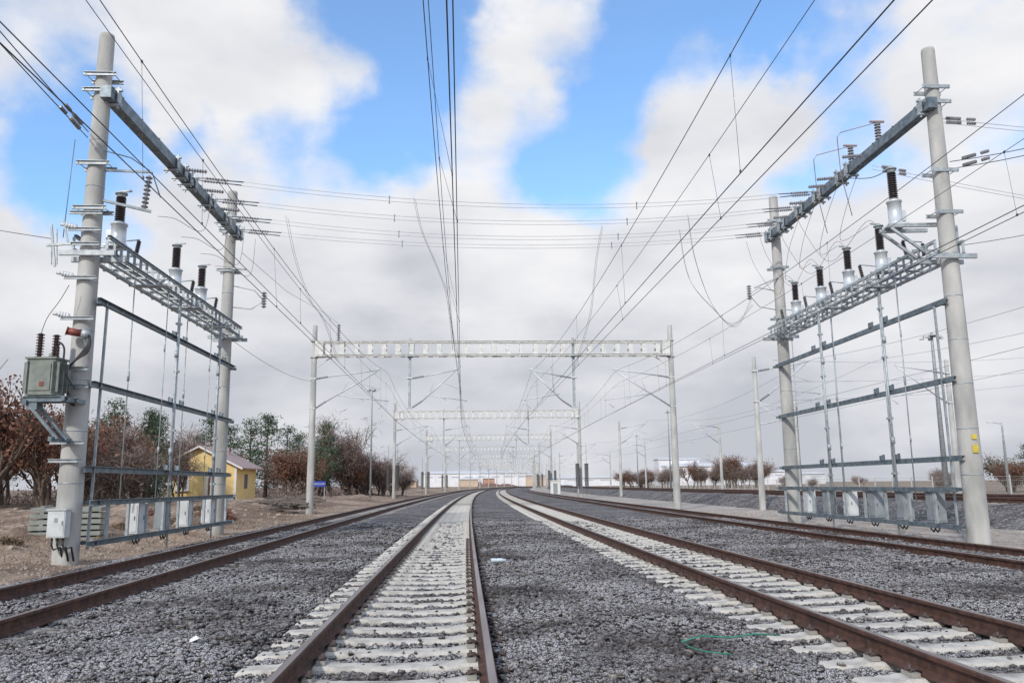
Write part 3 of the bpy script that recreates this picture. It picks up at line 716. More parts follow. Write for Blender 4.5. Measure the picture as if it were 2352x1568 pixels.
line(26.8,(0,0,0,0),'catenary and contact wires above embankment track',z=.5,full=False,drops=False)
def feed(pts):
    out=smooth_pts(pts); O=V(out[0]); b=MB(); b.tube([p-O for p in out],.0055,4); b2=MB(); b2.tube([p-O+V((.05,.1,-.03)) for p in out],.0055,4)
    t=top('feed_cable','thin copper feed cables hanging from span wire to catenary','feed cable',O,group='copper feed cables'); obj('strand',b.mesh('strand',copper),t); obj('strand',b2.mesh('strand',copper),t)
feed([(-3.1,25,10.35),(-2.9,25.4,9.4),(-2.4,26,8.2),(-2.15,26.5,7.4),(-2.05,28,5.9)])
feed([(-7.6,26.5,10.3),(-7.4,27,9.0),(-7.0,27.5,7.7),(-6.7,28.5,7.1),(-6.5,30,5.9)])
feed([(3.3,28.5,10.5),(3.1,29,9.4),(3.0,30,8.0),(2.9,31,7.3),(2.5,33,5.9)])
feed([(6.3,28,10.7),(6.6,28.5,9.2),(7.4,29.5,7.7),(8.6,31,7.2),(9.7,32.4,8.6)])
feed([(6.4,30,10.8),(6.8,30.5,9.0),(7.8,31,7.9),(8.8,32,7.5),(9.8,32.6,8.4)])

# ------------------------------------------------------------ single masts
b=MB(); b.lathe((0,0,-.3),(0,0,9.2),[(0,.2),(.3,.2),(9.5,.12),(9.52,.08)],12,smooth=True)
mast_me=b.mesh('post',concrete_pole)
mcant=cantilever_mesh(3.2)
mst=top('catenary_mast','tapered concrete catenary mast with single cantilever arm','catenary mast',(14.9,50,-.35),group='single catenary masts')
obj('post',mast_me,mst); obj('cantilever',mcant,mst,(0,0,.35))
for (X,Yy,rz) in((float(f(102))+18.6,102,0),(float(f(152))+18.6,152,0),(float(f(202))+18.6,202,0),(float(f(252))+18.6,252,0),(float(f(302))+18.6,302,0),(27.8,52,math.pi),(float(f(77))+31,77,math.pi),(float(f(102))+31,102,math.pi),(float(f(152))+31,152,math.pi),(float(f(202))+31,202,math.pi),(float(f(302))+31,302,math.pi)):
    copytree(mst,(X,Yy,-.35),rz)

def light_pole(X,Y_,h,r,label,ring=.5):
    b=MB(); t=top('lighting_pole',label,'lighting pole',(X,Y_,-.3),group='tall yard lighting poles')
    b.lathe((0,0,0),(0,0,h),[(0,r),(h*.95,r*.45),(h,r*.4)],12,smooth=True)
    if ring:
        b.cyl((0,0,h-.3),(0,0,h-.26),ring,ring,12)
        obj('pole',b.mesh('pole',galv),t); b=MB()
        for a in range(5):
            b.cut(); c=V((ring*1.15*math.cos(a*1.257),ring*1.15*math.sin(a*1.257),h-.42)); b.box(c,(.3,.3,.12),a*1.257); b.box(c+V((0,0,.09)),(.1,.22,.1),a*1.257)
        emit(b,'floodlight',boxm,t)
    else:
        b.beam((0,0,h-.1),(-.9,0,h+.05),.06,.06); obj('pole',b.mesh('pole',galv),t); b=MB(); b.box((-1.05,0,h+.05),(.5,.2,.1)); obj('lamp_head',b.mesh('lamp_head',boxm),t)
light_pole(31.2,60,12.4,.22,'tall galvanised yard lighting pole with ring of floodlights',.6)
light_pole(-17.2,100,13.5,.13,'tall galvanised yard lighting pole with ring of floodlights')
light_pole(float(f(110))+28,118,12,.12,'slender galvanised yard lighting pole behind far tracks',.35)
light_pole(44,74,6.6,.16,'short pale street lamp standing beyond the yard fence',0)
light_pole(24,160,11,.12,'slender galvanised yard lighting pole behind far tracks',.35)

# ------------------------------------------------------------ house
wallm=M('yellow_render',(.86,.64,.27),(.78,.57,.25),scale=1.5,rough=.9,bump=.15)
whitem=M('white_trim',(.78,.77,.73),(.68,.67,.63),rough=.8)
roofm=M('pinkish_tiles',(.46,.34,.32),(.35,.25,.24),scale=4,rough=.85,bump=.6,bscale=25)
woodm=M('brown_door_wood',(.25,.12,.06),(.18,.08,.05),scale=5,rough=.6)
glassm=M('dark_window_glass',(.16,.17,.19),(.2,.22,.24),rough=.15)
H=top('station_house','small yellow rendered station house with pitched tiled roof','house',(-33.3,88,-.05)); H.scale=(1.1,1,1.1)
b=MB(); w=3.6;dp=6.5;hh=3.3;rg=5.1
vs=[(-w,0,-.5),(w,0,-.5),(w,0,hh),(0,0,rg),(-w,0,hh),(-w,dp,-.5),(w,dp,-.5),(w,dp,hh),(0,dp,rg),(-w,dp,hh)]
b.add(vs,[(0,1,2,3,4),(9,8,7,6,5),(1,6,7,2),(5,0,4,9)])
obj('wall',b.mesh('wall',wallm),H)
b=MB(); th=.1
for sg in(-1,1):
    b.add([(0,-.6,rg+.05),(0,dp+.5,rg+.05),(sg*(w+.7),dp+.5,hh-.32),(sg*(w+.7),-.6,hh-.32),(0,-.6,rg+.05+th),(0,dp+.5,rg+.05+th),(sg*(w+.7),dp+.5,hh-.32+th),(sg*(w+.7),-.6,hh-.32+th)],
      [(0,1,2,3),(4,7,6,5),(0,3,7,4),(1,5,6,2),(2,6,7,3)])
rf=obj('roof',b.mesh('roof',roofm),H)
b=MB(); b.box((1.2,4.4,4.75),(.4,.4,.8)); b.box((1.2,4.4,5.2),(.5,.5,.08)); obj('chimney',b.mesh('chimney',roofm),rf)
b=MB()
for sg in(-1,1): b.beam((0,-.63,rg+.04),(sg*(w+.7),-.63,hh-.33),.05,.16)
b.box((0,-.02,.1),(2*w+.08,.08,.5)); b.box((w-.12,-.03,1.7),(.22,.06,3.2)); b.box((-w+.12,-.03,1.7),(.22,.06,3.2))
obj('trim',b.mesh('trim',whitem),H)
def arch(b,x,z0,w_,h_,y,t):
    n=8; pts=[(x-w_/2,z0),(x+w_/2,z0),(x+w_/2,z0+h_)]+[(x+w_/2*math.cos(a),z0+h_+w_*.3*math.sin(a)) for a in np.linspace(0,math.pi,n)[1:-1]]+[(x-w_/2,z0+h_)]
    k=len(pts); vs=[(p[0],y,p[1]) for p in pts]+[(p[0],y+t,p[1]) for p in pts]
    b.add(vs,[tuple(range(k))]+[(i,(i+1)%k,(i+1)%k+k,i+k)[::-1] for i in range(k)])
for nm,x,z0,ww,h_,mt in(('door',1.5,.1,1.15,2.0,woodm),('window',-1.6,1.1,.85,1.2,glassm)):
    b=MB(); arch(b,x,z0-.02,ww,h_,-.14,.13); o=obj(nm,b.mesh(nm,mt),H)
    b=MB(); arch(b,x,z0-.1,ww+.55,h_+.14,-.09,.08); obj('frame',b.mesh('frame',whitem),o)
    b=MB(); b.box((x,-.16,z0+h_/2),(.06,.03,h_)); b.box((x,-.165,z0+h_*.6),(ww,.03,.06))
    if nm=='window': b.box((x,-.2,z0-.15),(ww+.6,.2,.1))
    obj('mullion' if nm=='window' else 'door_panel_strip',b.mesh('strip',whitem if nm=='window' else woodm),o)
b=MB(); b.box((w+.03,3,1.8),(.05,1.0,1.4)); obj('window',b.mesh('window',glassm),H)

sgnb=M('sign_blue',(.03,.07,.4),(.025,.06,.35),rough=.4)
S=top('station_sign','blue station name board with white lettering on posts','sign',(-19.0,81,.1)); S.scale=(.72,.72,.72)
b=MB(); b.box((0,0,2.0),(1.9,.06,.75)); obj('board',b.mesh('board',sgnb),S)
b=MB(); b.box((-.8,.06,.9),(.08,.06,2.8)); b.cut(); b.box((.8,.06,.9),(.08,.06,2.8)); emit(b,'post',galv,S)
tx=bpy.data.curves.new('lettering','FONT'); tx.body='HOROZLUHAN'; tx.size=.3; tx.align_x='CENTER'; tx.align_y='CENTER'; tx.extrude=.005
to=bpy.data.objects.new('tmp',tx); COL.objects.link(to); dg=bpy.context.evaluated_depsgraph_get(); tm=bpy.data.meshes.new_from_object(to.evaluated_get(dg)); bpy.data.objects.remove(to)
tm.materials.clear(); tm.materials.append(whitem); lo=obj('lettering',tm,S,(0,-.04,2.0)); lo.rotation_euler=(math.pi/2,0,0); lo.scale=(.85,1,1)

# ------------------------------------------------------------ distant buildings
whiteb=M('pale_cladding',(.74,.75,.78),(.82,.83,.86),scale=.3,rough=.7); beige=M('beige_cladding',(.6,.47,.34),(.65,.52,.4),scale=.3,rough=.8)
orange=M('orange_cladding',(.55,.3,.18),(.5,.27,.17),scale=.3,rough=.8); greyroof=M('grey_roof',(.6,.62,.66),(.68,.7,.73),scale=.3,rough=.7); paleglass=M('pale_strip_glazing',(.4,.43,.48),(.45,.48,.52),rough=.3)
def shed(x,y,w,d,h,mat,label,ridge=2,n=6):
    t=top('warehouse',label,'industrial building',(x,y,-.4),group='distant industrial buildings')
    b=MB(); b.add([(-w/2,0,0),(w/2,0,0),(w/2,d,0),(-w/2,d,0),(-w/2,0,h),(w/2,0,h),(w/2,d,h),(-w/2,d,h)],[(0,1,5,4),(1,2,6,5),(2,3,7,6),(3,0,4,7)])
    for i in range(n+1): b.box((-w/2+w*i/n,-.15,h/2),(.5,.28,h))
    obj('wall',b.mesh('wall',mat),t)
    b=MB(); b.add([(-w/2-.5,-.6,h),(w/2+.5,-.6,h),(w/2+.5,d/2,h+ridge),(-w/2-.5,d/2,h+ridge),(w/2+.5,d+.6,h),(-w/2-.5,d+.6,h)],[(0,1,2,3),(3,2,4,5),(1,4,2),(0,3,5)]); b.box((0,-.7,h-.1),(w+1,.2,.5)); obj('roof',b.mesh('roof',greyroof),t)
    b=MB()
    for i in range(n):
        b.cut(); x0=-w/2+w*(i+.5)/n; b.box((x0,-.06,h*.72),(w/n*.6,.1,h*.08))
    emit(b,'window',paleglass,t)
shed(-26,690,100,40,11.5,whiteb,'long white industrial hall beyond the curve',2,9)
shed(-90,680,20,20,5.5,beige,'low beige workshop beside white hall')
shed(-36,672,14,14,6.5,beige,'beige clad workshop in front of white hall',1,4)
shed(-20,670,9,12,7.0,orange,'small orange clad workshop in front of white hall',1,3)
shed(-106,720,40,25,6,whiteb,'low pale building near minaret')
shed(18,660,16,14,9,beige,'beige industrial block beside the white hall',1,3)
shed(128,520,52,20,12,whiteb,'large white factory block behind brown trees',2,7)
shed(150,505,30,20,8,whiteb,'white factory annex behind bare trees',1,4)
shed(108,540,26,20,17,whiteb,'tall white factory block behind brown trees',1,4)
shed(170,560,80,30,7,greyroof,'grey long shed beyond the field',1,7)
shed(60,600,70,30,6,whiteb,'long pale shed across the far yard',1,6)
t=top('minaret','slender white minaret rising above low buildings','minaret',(-84,660,-.4))
b=MB(); b.lathe((0,0,0),(0,0,20),[(0,1.1),(3,1.0),(3.2,.8),(12,.75),(12.2,1.3),(12.8,1.3),(12.9,.6),(16,.55),(20,.03)],12); obj('shaft',b.mesh('shaft',whitem),t)
for(x,y,w_,h_) in((-18,640,12,3.2),(-6,645,10,2.6)):
    bm=MB(); vs=[];fs=[]; n=16
    for i in range(5):
        for j in range(n):
            a=j/n*6.283; r=w_*(1-i/5)*(1+.15*math.sin(a*3+i)); vs.append((r*math.cos(a),r*math.sin(a)*.6,h_*(i/4)**.8-.3))
    for i in range(4):
        for j in range(n): fs.append((i*n+j,i*n+(j+1)%n,(i+1)*n+(j+1)%n,(i+1)*n+j))
    fs.append(tuple(4*n+j for j in range(n))); bm.add(vs,fs,True); top('spoil_heap','reddish brown heap of excavated earth beside tracks','earth heap',(x,y,-.3),me=bm.mesh('spoil_heap',M('earth_heap',(.25,.14,.1),(.16,.1,.08),scale=.5)))

b=MB(); b.lathe((0,0,0),(0,0,2),[(0,.07),(1.9,.06),(2,.02)],8)
for k in(.5,1.0,1.5,1.85): b.cyl((0,0,k),(0,4.0,k),.012,n=4)
for k in np.arange(.2,4,.25): b.cyl((0,k,.1),(0,k,1.85),.006,n=3,caps=False)
fm=b.mesh('fence_panel',M('fence_concrete',(.45,.44,.42),(.55,.54,.52),rough=.9))
for i in range(48):
    y=46+i*4; top('boundary_fence','wire mesh fence bay with pale concrete post','fence',(float(f(y))+46,y,-.3),math.atan(-fp(y)),group='fence along the field',me=fm)

# ------------------------------------------------------------ vegetation
def leafmesh(name,C,size,mat,shade,elong=1.0,upbias=0,thin=1.0):
    n=len(C); a=rng.normal(size=(n,3)); a[:,2]+=upbias; a/=np.linalg.norm(a,axis=1)[:,None]
    r=rng.normal(size=(n,3)); b_=np.cross(a,r); b_/=np.linalg.norm(b_,axis=1)[:,None]
    s=size[:,None]
    v=np.stack([C-a*s*elong,C+b_*s*.5*thin,C+a*s*elong,C-b_*s*.5*thin],1).reshape(-1,3)
    fs=np.arange(n*4).reshape(-1,4)
    me=bpy.data.meshes.new(name); me.from_pydata(v.tolist(),[],fs.tolist()); me.materials.append(mat)
    at=me.attributes.new('shade','FLOAT','POINT'); at.data.foreach_set('value',np.repeat(shade,4).astype(np.float32)); return me
def tree_meshes(kind,seed):
    R=random.Random(seed); b=MB(); tips=[]; Hh=8.0
    if kind=='pine':
        b.tube([(0,0,-.3),(.05,.03,Hh*.5),(0,0,Hh*.95)],[.18,.1,.02],8)
        C=[];sh=[]
        for i in range(58):
            z=Hh*R.uniform(.12,.99); rad=(1-(z/Hh))**.75*1.9*R.uniform(.35,1.3)+.1; a=R.uniform(0,6.28)
            c=np.array([rad*math.cos(a),rad*math.sin(a),z+R.uniform(-.1,.3)])
            b.tube([(0,0,z-.2),tuple(c)],[.04,.01],5,False)
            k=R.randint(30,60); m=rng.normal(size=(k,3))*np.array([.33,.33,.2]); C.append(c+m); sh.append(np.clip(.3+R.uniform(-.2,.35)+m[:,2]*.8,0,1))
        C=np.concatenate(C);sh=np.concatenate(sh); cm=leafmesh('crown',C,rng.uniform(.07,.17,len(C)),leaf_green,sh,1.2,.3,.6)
    else:
        def br(p,d,L,r,lev):
            q=p+d*L; mid=p+d*L*.5+V((R.uniform(-1,1),R.uniform(-1,1),R.uniform(-.5,.5)))*L*.08
            b.tube([p,mid,q],[r,r*.8,r*.6],6 if lev<2 else 4,False)
            if lev>=3: tips.append((p,q)); return
            for i in range(R.randint(3,5) if lev==0 else R.randint(3,4)):
                a=R.uniform(0,6.28); sp=R.uniform(.3,.85); e=V((math.cos(a),math.sin(a),0)); nd=(d+e*sp+V((0,0,.1))).normalized()
                br(p+(q-p)*R.uniform(.3,1),nd,L*R.uniform(.6,.9),r*.55,lev+1)
            tips.append((p.lerp(q,.5),q))
        st=3
        for s_ in range(st):
            a=R.uniform(0,6.28)+s_*2; d=V((math.cos(a)*.25,math.sin(a)*.25,1)).normalized()
            br(V((math.cos(a)*.35,math.sin(a)*.35,-.3)),d,Hh*.26*R.uniform(.8,1.25),.11,0)
        C=[];sh=[]
        for (p,q) in tips:
            if kind=='bare':
                k=24; t=rng.random((k,1)); c=np.array(p)*(1-t)+np.array(q)*t+rng.normal(size=(k,3))*.32; C.append(c); sh.append(np.clip(rng.normal(.5,.2,k),0,1))
            else:
                if R.random()<.25: continue
                k=R.randint(14,30); t=rng.random((k,1)); c=np.array(p)*(1-t)*.6+np.array(q)*(1-(1-t)*.6)+rng.normal(size=(k,3))*R.uniform(.22,.42); C.append(c); sh.append(np.clip(.25+R.random()*.45+rng.normal(0,.12,k),0,1))
        C=np.concatenate(C);sh=np.concatenate(sh)
        if kind=='bare': cm=leafmesh('crown',C,rng.uniform(.12,.42,len(C)),leaf_brown,sh,1.0,.4,.1)
        else: cm=leafmesh('crown',C,rng.uniform(.06,.13,len(C)),leaf_rust if kind=='rust' else leaf_olive,sh,.9)
    zz=np.array([v.co.z for v in cm.vertices]).max()
    return b.mesh('trunk',trunkm),cm,zz
LIB={k:[tree_meshes(k,sd) for sd in sds] for k,sds in {'pine':(1,2,3,4),'rust':(11,12,13),'bare':(21,22,23),'olive':(31,32)}.items()}
LAB={'pine':('pine_tree','dark green pine tree with uneven conical crown','pine tree'),'rust':('oak_tree','tree with rusty brown autumn leaves on dark trunk','tree'),'bare':('bare_tree','nearly leafless tree with fine purplish brown twigs','tree'),'olive':('deciduous_tree','tree with thinning olive brown foliage','tree')}
tcount=0
def tree(kind,X,Yy,h,w=1.0):
    global tcount
    tr,cm,zz=LIB[kind][tcount%len(LIB[kind])]; tcount+=1; nm,lb,ct=LAB[kind]
    t=top(nm,lb,ct,(X,Yy,g1(X,Yy)-.05),random.uniform(0,6.28),group=nm.replace('_',' ')+'s along the yard edge'); s=h/zz; t.scale=(s*w,s*w,s)
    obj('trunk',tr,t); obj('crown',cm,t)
for (k,X,Yy,h,w) in [('rust',-33.5,50,8.4,.95),('rust',-31.4,49,9.2,.85),('rust',-29.8,53,8.2,.9),('rust',-28.3,51,6.8,.8),('bare',-29.5,60,7.0,.9),('rust',-35,58,8.4,1.0),('olive',-33,60,7.2,.9),('rust',-31.3,64,7.0,.9),('bare',-33,66,6.8,1.0),('rust',-30.5,66,6.0,.9),
 ('pine',-35.0,72,9.2,1.1),('pine',-32.6,74,8.8,1.0),('bare',-37.5,73,8.2,1.2),('bare',-31.4,70,6.6,.9),('pine',-36,82,8.4,1.1),('olive',-40,78,7.4,1.1),('rust',-41,82,7.5,1.2),('pine',-43,86,9.2,1.2),('bare',-33.6,84,6.8,1.0),
 ('pine',-40.5,94,10,1.2),('bare',-43,96,10,1.2),('pine',-37.8,103,10.6,1.2),('olive',-41,90,7.4,1.2),('rust',-44,96,7,1.2),('bare',-46,94,8.6,1.3),('bare',-36,100,8.6,1.1),
 ('pine',-37,116,11.4,1.3),('pine',-34,114,11.8,1.25),('pine',-31.8,116,10.6,1.2),('pine',-40.5,118,11.0,1.3),('bare',-43.8,116,11,1.2),('pine',-29.6,114,9.2,1.2),('rust',-27.6,101,5.8,1.1),('rust',-25.9,100,6.2,1.1),('bare',-28.4,108,7.6,1.2),('rust',-24.6,101,6.0,1.1),
 ('pine',-23.4,103,9.8,.95),('pine',-24.9,107,8.0,1.1),('bare',-22.6,108,11.8,.9),('bare',-21.4,110,7.0,1.2),('bare',-19.8,111,7.4,1.2),('bare',-18.6,114,6.8,1.2),('rust',-22.2,108,5.4,1.1),('bare',-20.6,118,6.6,1.3),('bare',-18.2,120,6.0,1.2),('rust',-20,124,5.2,1.2),('bare',-17.6,128,5.2,1.2),
 ('bare',-26.5,112,7.4,1.2),('rust',-47,72,8,1.3),('rust',-43,66,8,1.2),('rust',-39,60,8.4,1.1),('rust',-37.5,52,8.6,1.0),('bare',-50,80,8,1.3)]: tree(k,X,Yy,h,w)
for i in range(8): tree('bare' if i%4 else 'rust',33+i*2.2,250+random.uniform(-8,8),random.uniform(5.4,7.4),1.3)
for i in range(11): tree('bare' if i%5 else 'rust',54+i*1.8,245+random.uniform(-8,8),random.uniform(7,10.5),1.0)
for i in range(12): tree(['bare','bare','rust'][i%3],64+i*7,180+random.uniform(-25,25),random.uniform(2.8,4.2),1.4)
for (k,X,Yy,h,w) in [('olive',62,104,5.0,1.3),('pine',66,106,6.4,1.5),('pine',69,108,7,1.5),('rust',59,100,4.0,1.2),('bare',50,96,3.4,1.2),('pine',72,104,7.2,1.6),('bare',47,92,2.8,1.2)]: tree(k,X,Yy,h,w)
n=26000; X=rng.uniform(-62,-17,n); Yv=rng.uniform(54,150,n); s=X-f(Yv)
k=(s<-14)&~((X/Yv>-.445)&(X/Yv<-.285)&(Yv<101))&(X/Yv<-.155); X=X[k];Yv=Yv[k];s=s[k]
hgt=(.4+1.8*vnoise(X*.4+99,Yv*.4+9,41)); Z=gh(s,Yv)+rng.random(len(X))**1.3*hgt
C=np.stack([X,Yv,Z],-1); obj('undergrowth',leafmesh('undergrowth',C,rng.uniform(.08,.28,len(C)),leaf_brown,np.clip(rng.normal(.3,.25,len(C)),0,1),1.0,.8,.3),kind='stuff')

n=46000; X=rng.uniform(-34,-8,n); Yv=11+53*rng.random(n)**1.2; s=X-f(Yv); dens=vnoise(X*.5+80,Yv*.5+80,31)
k=(s<-8.3)&(dens>.5)&(np.abs(X)<.66*Yv+3); X=X[k];Yv=Yv[k];s=s[k]; Z=gh(s,Yv)
C=np.stack([X,Yv,Z+.03],-1)
obj('dry_grass',leafmesh('dry_grass',C,rng.uniform(.04,.11,len(C)),grassm,np.clip(rng.normal(.45,.25,len(C)),0,1),1.2,1.8,.16),kind='stuff')
rk=M('field_rock',(.45,.37,.3),(.29,.235,.19),scale=3,rough=.95,bump=.4)
n=2600; X=rng.uniform(-26,-8.6,n); Yv=12+50*rng.random(n)**1.4; s=X-f(Yv); k=(s<-8.1); X=X[k];Yv=Yv[k];s=s[k]
P2=np.stack([X,Yv,gh(s,Yv)+.005],-1)
obj('loose_rocks',rocks('loose_rocks',P2,.018+.15*rng.random(len(P2))**7,rk,rng.random(len(P2))),kind='stuff')
n=3400; s=np.concatenate([rng.uniform(12.3,18.2,n),rng.uniform(-9.8,-7.4,n)]); Yv=rng.uniform(11,50,2*n); X=s+f(Yv)
P2=np.stack([X,Yv,gh(s,Yv)],-1)
obj('scattered_gravel',rocks('scattered_gravel',P2,rng.uniform(.015,.04,2*n),rk,rng.random(2*n)),kind='stuff')
def shrub(X,Y_,h,mat,lab):
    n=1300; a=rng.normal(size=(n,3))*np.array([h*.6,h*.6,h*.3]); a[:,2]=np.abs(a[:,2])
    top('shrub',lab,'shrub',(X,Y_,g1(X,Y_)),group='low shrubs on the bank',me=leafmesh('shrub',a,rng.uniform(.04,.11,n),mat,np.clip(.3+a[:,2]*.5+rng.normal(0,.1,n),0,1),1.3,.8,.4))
for(X,Y_,h,m_) in((-14.3,40,.55,leaf_rust),(-15.2,42,.45,leaf_olive),(-13.1,38,.35,leaf_rust),(-17,45,.5,leaf_olive),(-12.2,33,.3,grassm),(-11.6,24,.25,grassm),(-13,21.5,.25,grassm),(-14.2,35,.35,grassm),(-16,37,.35,leaf_rust),(-13,28,.25,grassm),(-17.5,34,.3,leaf_olive)):
    shrub(X,Y_,h,m_,'low scrubby bush with dry brownish foliage')
pil=M('scrap_timber',(.12,.1,.09),(.2,.17,.15),scale=4,rough=.9)
for(X,Y_,sc) in((-16.0,58,1),(-14.2,52,.8),(-17.5,66,1.1)):
    b=MB(); R=random.Random(int(-X*10))
    for i in range(26):
        a=R.uniform(-.5,.5)+ (0 if R.random()<.7 else 1.3); c=V((R.uniform(-1.2,1.2),R.uniform(-.8,.8),R.uniform(0,.55))); d=V((math.cos(a),math.sin(a),R.uniform(-.12,.12)))*R.uniform(.8,1.6)
        b.beam(c-d,c+d,.14,.12)
    o=top('scrap_pile','untidy pile of old dark sleepers and timber','scrap pile',(X,Y_,-.1),group='piles of scrap beside the tracks',me=b.mesh('scrap_pile',pil)); o.scale=(sc,sc,sc)
b=MB()
for i in range(6):
    for j in range(3): b.box((random.uniform(-.03,.03)+j*.62,random.uniform(-.05,.05),.1+i*.17),(.6,1.2,.12)); b.box((j*.62,0,.185+i*.17),(.1,1.1,.05))
top('stacked_slabs','stack of weathered grey-green concrete slabs','slab stack',(-13.7,24.5,-.25),.3,me=b.mesh('stacked_slabs',M('slab_concrete',(.26,.28,.25),(.36,.37,.34),scale=3,rough=.9)))
b=MB(); b.box((0,0,1.1),(1.6,1.4,2.2)); b.box((0,0,2.25),(1.8,1.6,.12)); b.box((0,-.71,.95),(.7,.03,1.8),mi=1)
top('equipment_hut','small white trackside equipment hut','hut',(float(f(140))+13.5,140,-.4),me=b.mesh('equipment_hut',[whitem,boxd]))
plast=M('clear_plastic',(.55,.68,.75),(.65,.75,.8),rough=.25)
b=MB(); b.lathe((0,0,0),(.3,0,0),[(0,.025),(.01,.035),(.08,.036),(.1,.031),(.12,.036),(.2,.034),(.245,.013),(.27,.013)],12); b.cyl((.27,0,0),(.285,0,0),.017,n=10,mi=1)
top('plastic_bottle','discarded clear plastic bottle lying on ballast','bottle',(-.42,15.3,-.065),.1,me=b.mesh('plastic_bottle',[plast,sgnb]))
gp=M('green_strap',(.04,.3,.2),(.03,.24,.16),rough=.4)
b=MB(); b.tube([(0,0,0),(.2,.1,.03),(.45,.12,.01),(.7,.22,.02),(.95,.27,0)],.007,5); b.tube([(0,0,0),(.03,-.25,.0),(.12,-.5,.01),(.3,-.55,0)],.005,5)
top('plastic_strap','torn green plastic strap lying on ballast','strap',(1.45,7.5,-.085),me=b.mesh('plastic_strap',gp))
b=MB(); b.add([(0,0,0),(.08,.02,.03),(.1,.08,.01),(.04,.1,.04),(-.02,.06,.02),(.04,.05,.055)],[(0,1,5),(1,2,5),(2,3,5),(3,4,5),(4,0,5)])
top('paper_scrap','crumpled white paper scrap on ballast','litter',(-3.0,7.9,-.12),me=b.mesh('paper_scrap',whitem))

# ------------------------------------------------------------ world
w=bpy.data.worlds.new('World'); scene.world=w; w.use_nodes=True; nt=w.node_tree; N=nt.nodes; L=nt.links
bg=N['Background']; EL=math.radians(33); AZ=math.radians(205)
sky=N.new('ShaderNodeTexSky'); sky.sky_type='NISHITA'; sky.sun_disc=False; sky.sun_elevation=EL; sky.sun_rotation=AZ; sky.air_density=1.0; sky.dust_density=.4; sky.ozone_density=2.5
tc=N.new('ShaderNodeTexCoord'); D=tc.outputs['Generated']
def math_(op,a,b_=None,c_=None):
    m=N.new('ShaderNodeMath'); m.operation=op
    for i,x in enumerate((a,b_,c_)):
        if x is None: continue
        if isinstance(x,(int,float)): m.inputs[i].default_value=x
        else: L.new(x,m.inputs[i])
    return m.outputs[0]
def blob(a,b_,r,amp):
    d=V((a,1,b_)).normalized(); vm=N.new('ShaderNodeVectorMath'); vm.operation='DISTANCE'; L.new(WD,vm.inputs[0]); vm.inputs[1].default_value=d
    mr=N.new('ShaderNodeMapRange'); mr.interpolation_type='SMOOTHERSTEP'; mr.inputs['From Min'].default_value=r*.15; mr.inputs['From Max'].default_value=r; mr.inputs['To Min'].default_value=amp; mr.inputs['To Max'].default_value=0
    L.new(vm.outputs['Value'],mr.inputs['Value']); return mr.outputs[0]
wn=N.new('ShaderNodeTexNoise'); wn.inputs['Scale'].default_value=8; wn.inputs['Detail'].default_value=7; L.new(D,wn.inputs['Vector'])
sb=N.new('ShaderNodeVectorMath'); sb.operation='SUBTRACT'; L.new(wn.outputs['Color'],sb.inputs[0]); sb.inputs[1].default_value=(.5,.5,.5)
sc=N.new('ShaderNodeVectorMath'); sc.operation='SCALE'; L.new(sb.outputs[0],sc.inputs[0]); sc.inputs['Scale'].default_value=.2
ad=N.new('ShaderNodeVectorMath'); ad.operation='ADD'; L.new(D,ad.inputs[0]); L.new(sc.outputs[0],ad.inputs[1]); WD=ad.outputs[0]
mp=N.new('ShaderNodeMapping'); mp.inputs['Scale'].default_value=(1,1,1.7); mp.inputs['Location'].default_value=(3.1,1.7,.4); L.new(D,mp.inputs['Vector'])
n1=N.new('ShaderNodeTexNoise'); n1.inputs['Scale'].default_value=5; n1.inputs['Detail'].default_value=10; n1.inputs['Roughness'].default_value=.55; L.new(mp.outputs[0],n1.inputs['Vector'])
tot=math_('MULTIPLY_ADD',n1.outputs['Fac'],1.3,-.65)
sx=N.new('ShaderNodeSeparateXYZ'); L.new(D,sx.inputs[0])
mr=N.new('ShaderNodeMapRange'); mr.interpolation_type='SMOOTHSTEP'; mr.inputs['From Min'].default_value=.25; mr.inputs['From Max'].default_value=.38; mr.inputs['To Min'].default_value=.75; mr.inputs['To Max'].default_value=.04; L.new(sx.outputs['Z'],mr.inputs['Value'])
tot=math_('ADD',tot,mr.outputs[0])
for a,b_,r,amp in [(-.13,.62,.22,-.4),(.10,.44,.2,-.55),(.2,.6,.2,-.4),(-.12,.48,.14,-.4),(-.55,.40,.15,-.75),(-.3,.39,.12,-.35),(.33,.62,.2,-.35),(.62,.66,.22,-.15),(-.46,.66,.18,-.2),(.4,.40,.17,-.5),(-.63,.62,.12,-.2),(.62,.40,.15,-.35),(.42,.62,.12,-.2),(.0,.4,.1,-.2),
  (-.3,.51,.2,.5),(-.42,.6,.15,.3),(.27,.5,.16,.75),(.36,.46,.12,.3),(.066,.59,.12,.5),(-.02,.5,.12,.55),(-.04,.35,.14,.45),(.55,.54,.2,.45),(-.55,.54,.2,.35),(.2,.3,.3,.3)]:
    tot=math_('ADD',tot,blob(a,b_,r,amp))
mk=N.new('ShaderNodeMapRange'); mk.interpolation_type='SMOOTHSTEP'; mk.inputs['From Min'].default_value=-.24; mk.inputs['From Max'].default_value=.32; mk.inputs['To Min'].default_value=.06; L.new(tot,mk.inputs['Value'])
mp2=N.new('ShaderNodeMapping'); mp2.inputs['Scale'].default_value=(1,1,2.4); mp2.inputs['Location'].default_value=(0,2,-.25); L.new(D,mp2.inputs['Vector'])
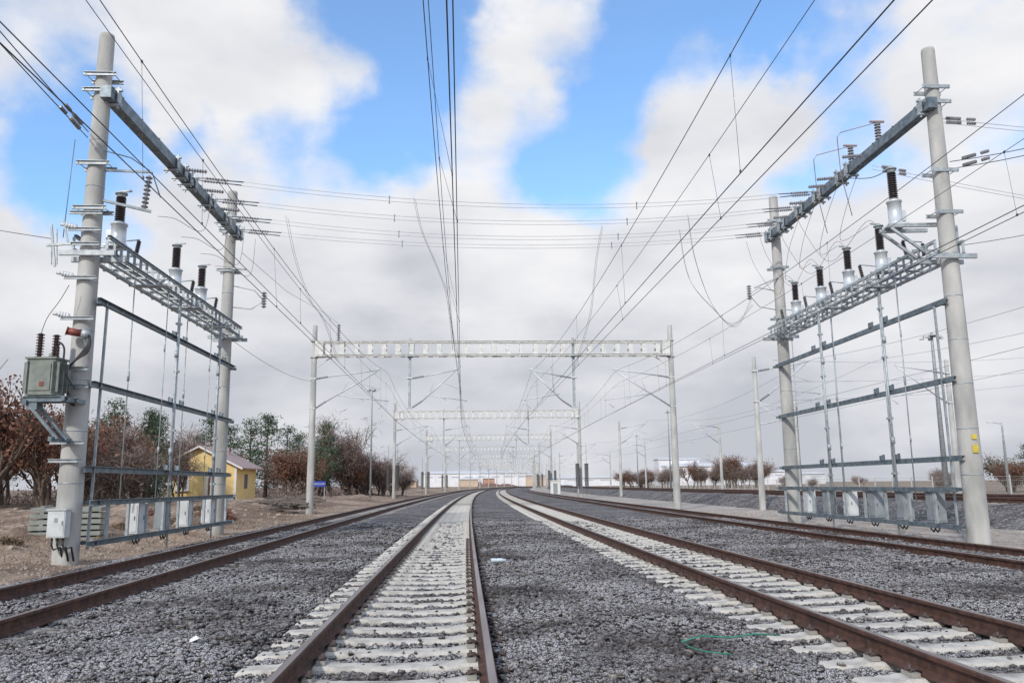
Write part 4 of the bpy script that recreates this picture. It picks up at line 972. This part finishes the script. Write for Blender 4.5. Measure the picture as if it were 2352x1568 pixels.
n2=N.new('ShaderNodeTexNoise'); n2.inputs['Scale'].default_value=5; n2.inputs['Detail'].default_value=8; n2.inputs['Roughness'].default_value=.5; L.new(mp2.outputs[0],n2.inputs['Vector'])
sh=math_('ADD',math_('MULTIPLY_ADD',n2.outputs['Fac'],2.1,-.5),blob(-.0,.27,.14,.4))
el=N.new('ShaderNodeMapRange'); el.inputs['From Min'].default_value=.03; el.inputs['From Max'].default_value=.34; el.inputs['To Min'].default_value=-.45; el.inputs['To Max'].default_value=.2; L.new(sx.outputs['Z'],el.inputs['Value'])
sh=math_('ADD',sh,el.outputs[0])
cr=N.new('ShaderNodeValToRGB'); e=cr.color_ramp.elements; e[0].color=(.55,.57,.63,1); e[1].color=(.92,.92,.94,1); m=cr.color_ramp.elements.new(.5); m.color=(.75,.76,.8,1); L.new(sh,cr.inputs['Fac'])
tint=N.new('ShaderNodeMixRGB'); tint.blend_type='MULTIPLY'; tint.inputs['Fac'].default_value=1; tint.inputs['Color2'].default_value=(.19,.24,.27,1); L.new(sky.outputs['Color'],tint.inputs['Color1'])
mx=N.new('ShaderNodeMixRGB'); L.new(mk.outputs[0],mx.inputs['Fac']); L.new(tint.outputs['Color'],mx.inputs['Color1']); L.new(cr.outputs['Color'],mx.inputs['Color2'])
L.new(mx.outputs['Color'],bg.inputs['Color']); bg.inputs['Strength'].default_value=1.0

sd=bpy.data.lights.new('sun','SUN'); sd.energy=2.4; sd.angle=math.radians(3); sd.color=(1,.94,.85)
so=bpy.data.objects.new('sun',sd); COL.objects.link(so)
dirn=V((math.sin(AZ)*math.cos(EL),math.cos(AZ)*math.cos(EL),math.sin(EL)))
so.rotation_euler=dirn.to_track_quat('Z','Y').to_euler(); so.location=(0,-20,40)

cd=bpy.data.cameras.new('camera'); cam=bpy.data.objects.new('camera',cd); COL.objects.link(cam)
cd.sensor_width=36; cd.lens=28.8; cd.clip_end=6000; cd.clip_start=.1
mat=Matrix.Translation((0,0,1.28))@Matrix.Rotation(math.radians(99.9),4,'X')@Matrix.Rotation(math.radians(-.6),4,'Z')
cam.matrix_world=mat; scene.camera=cam
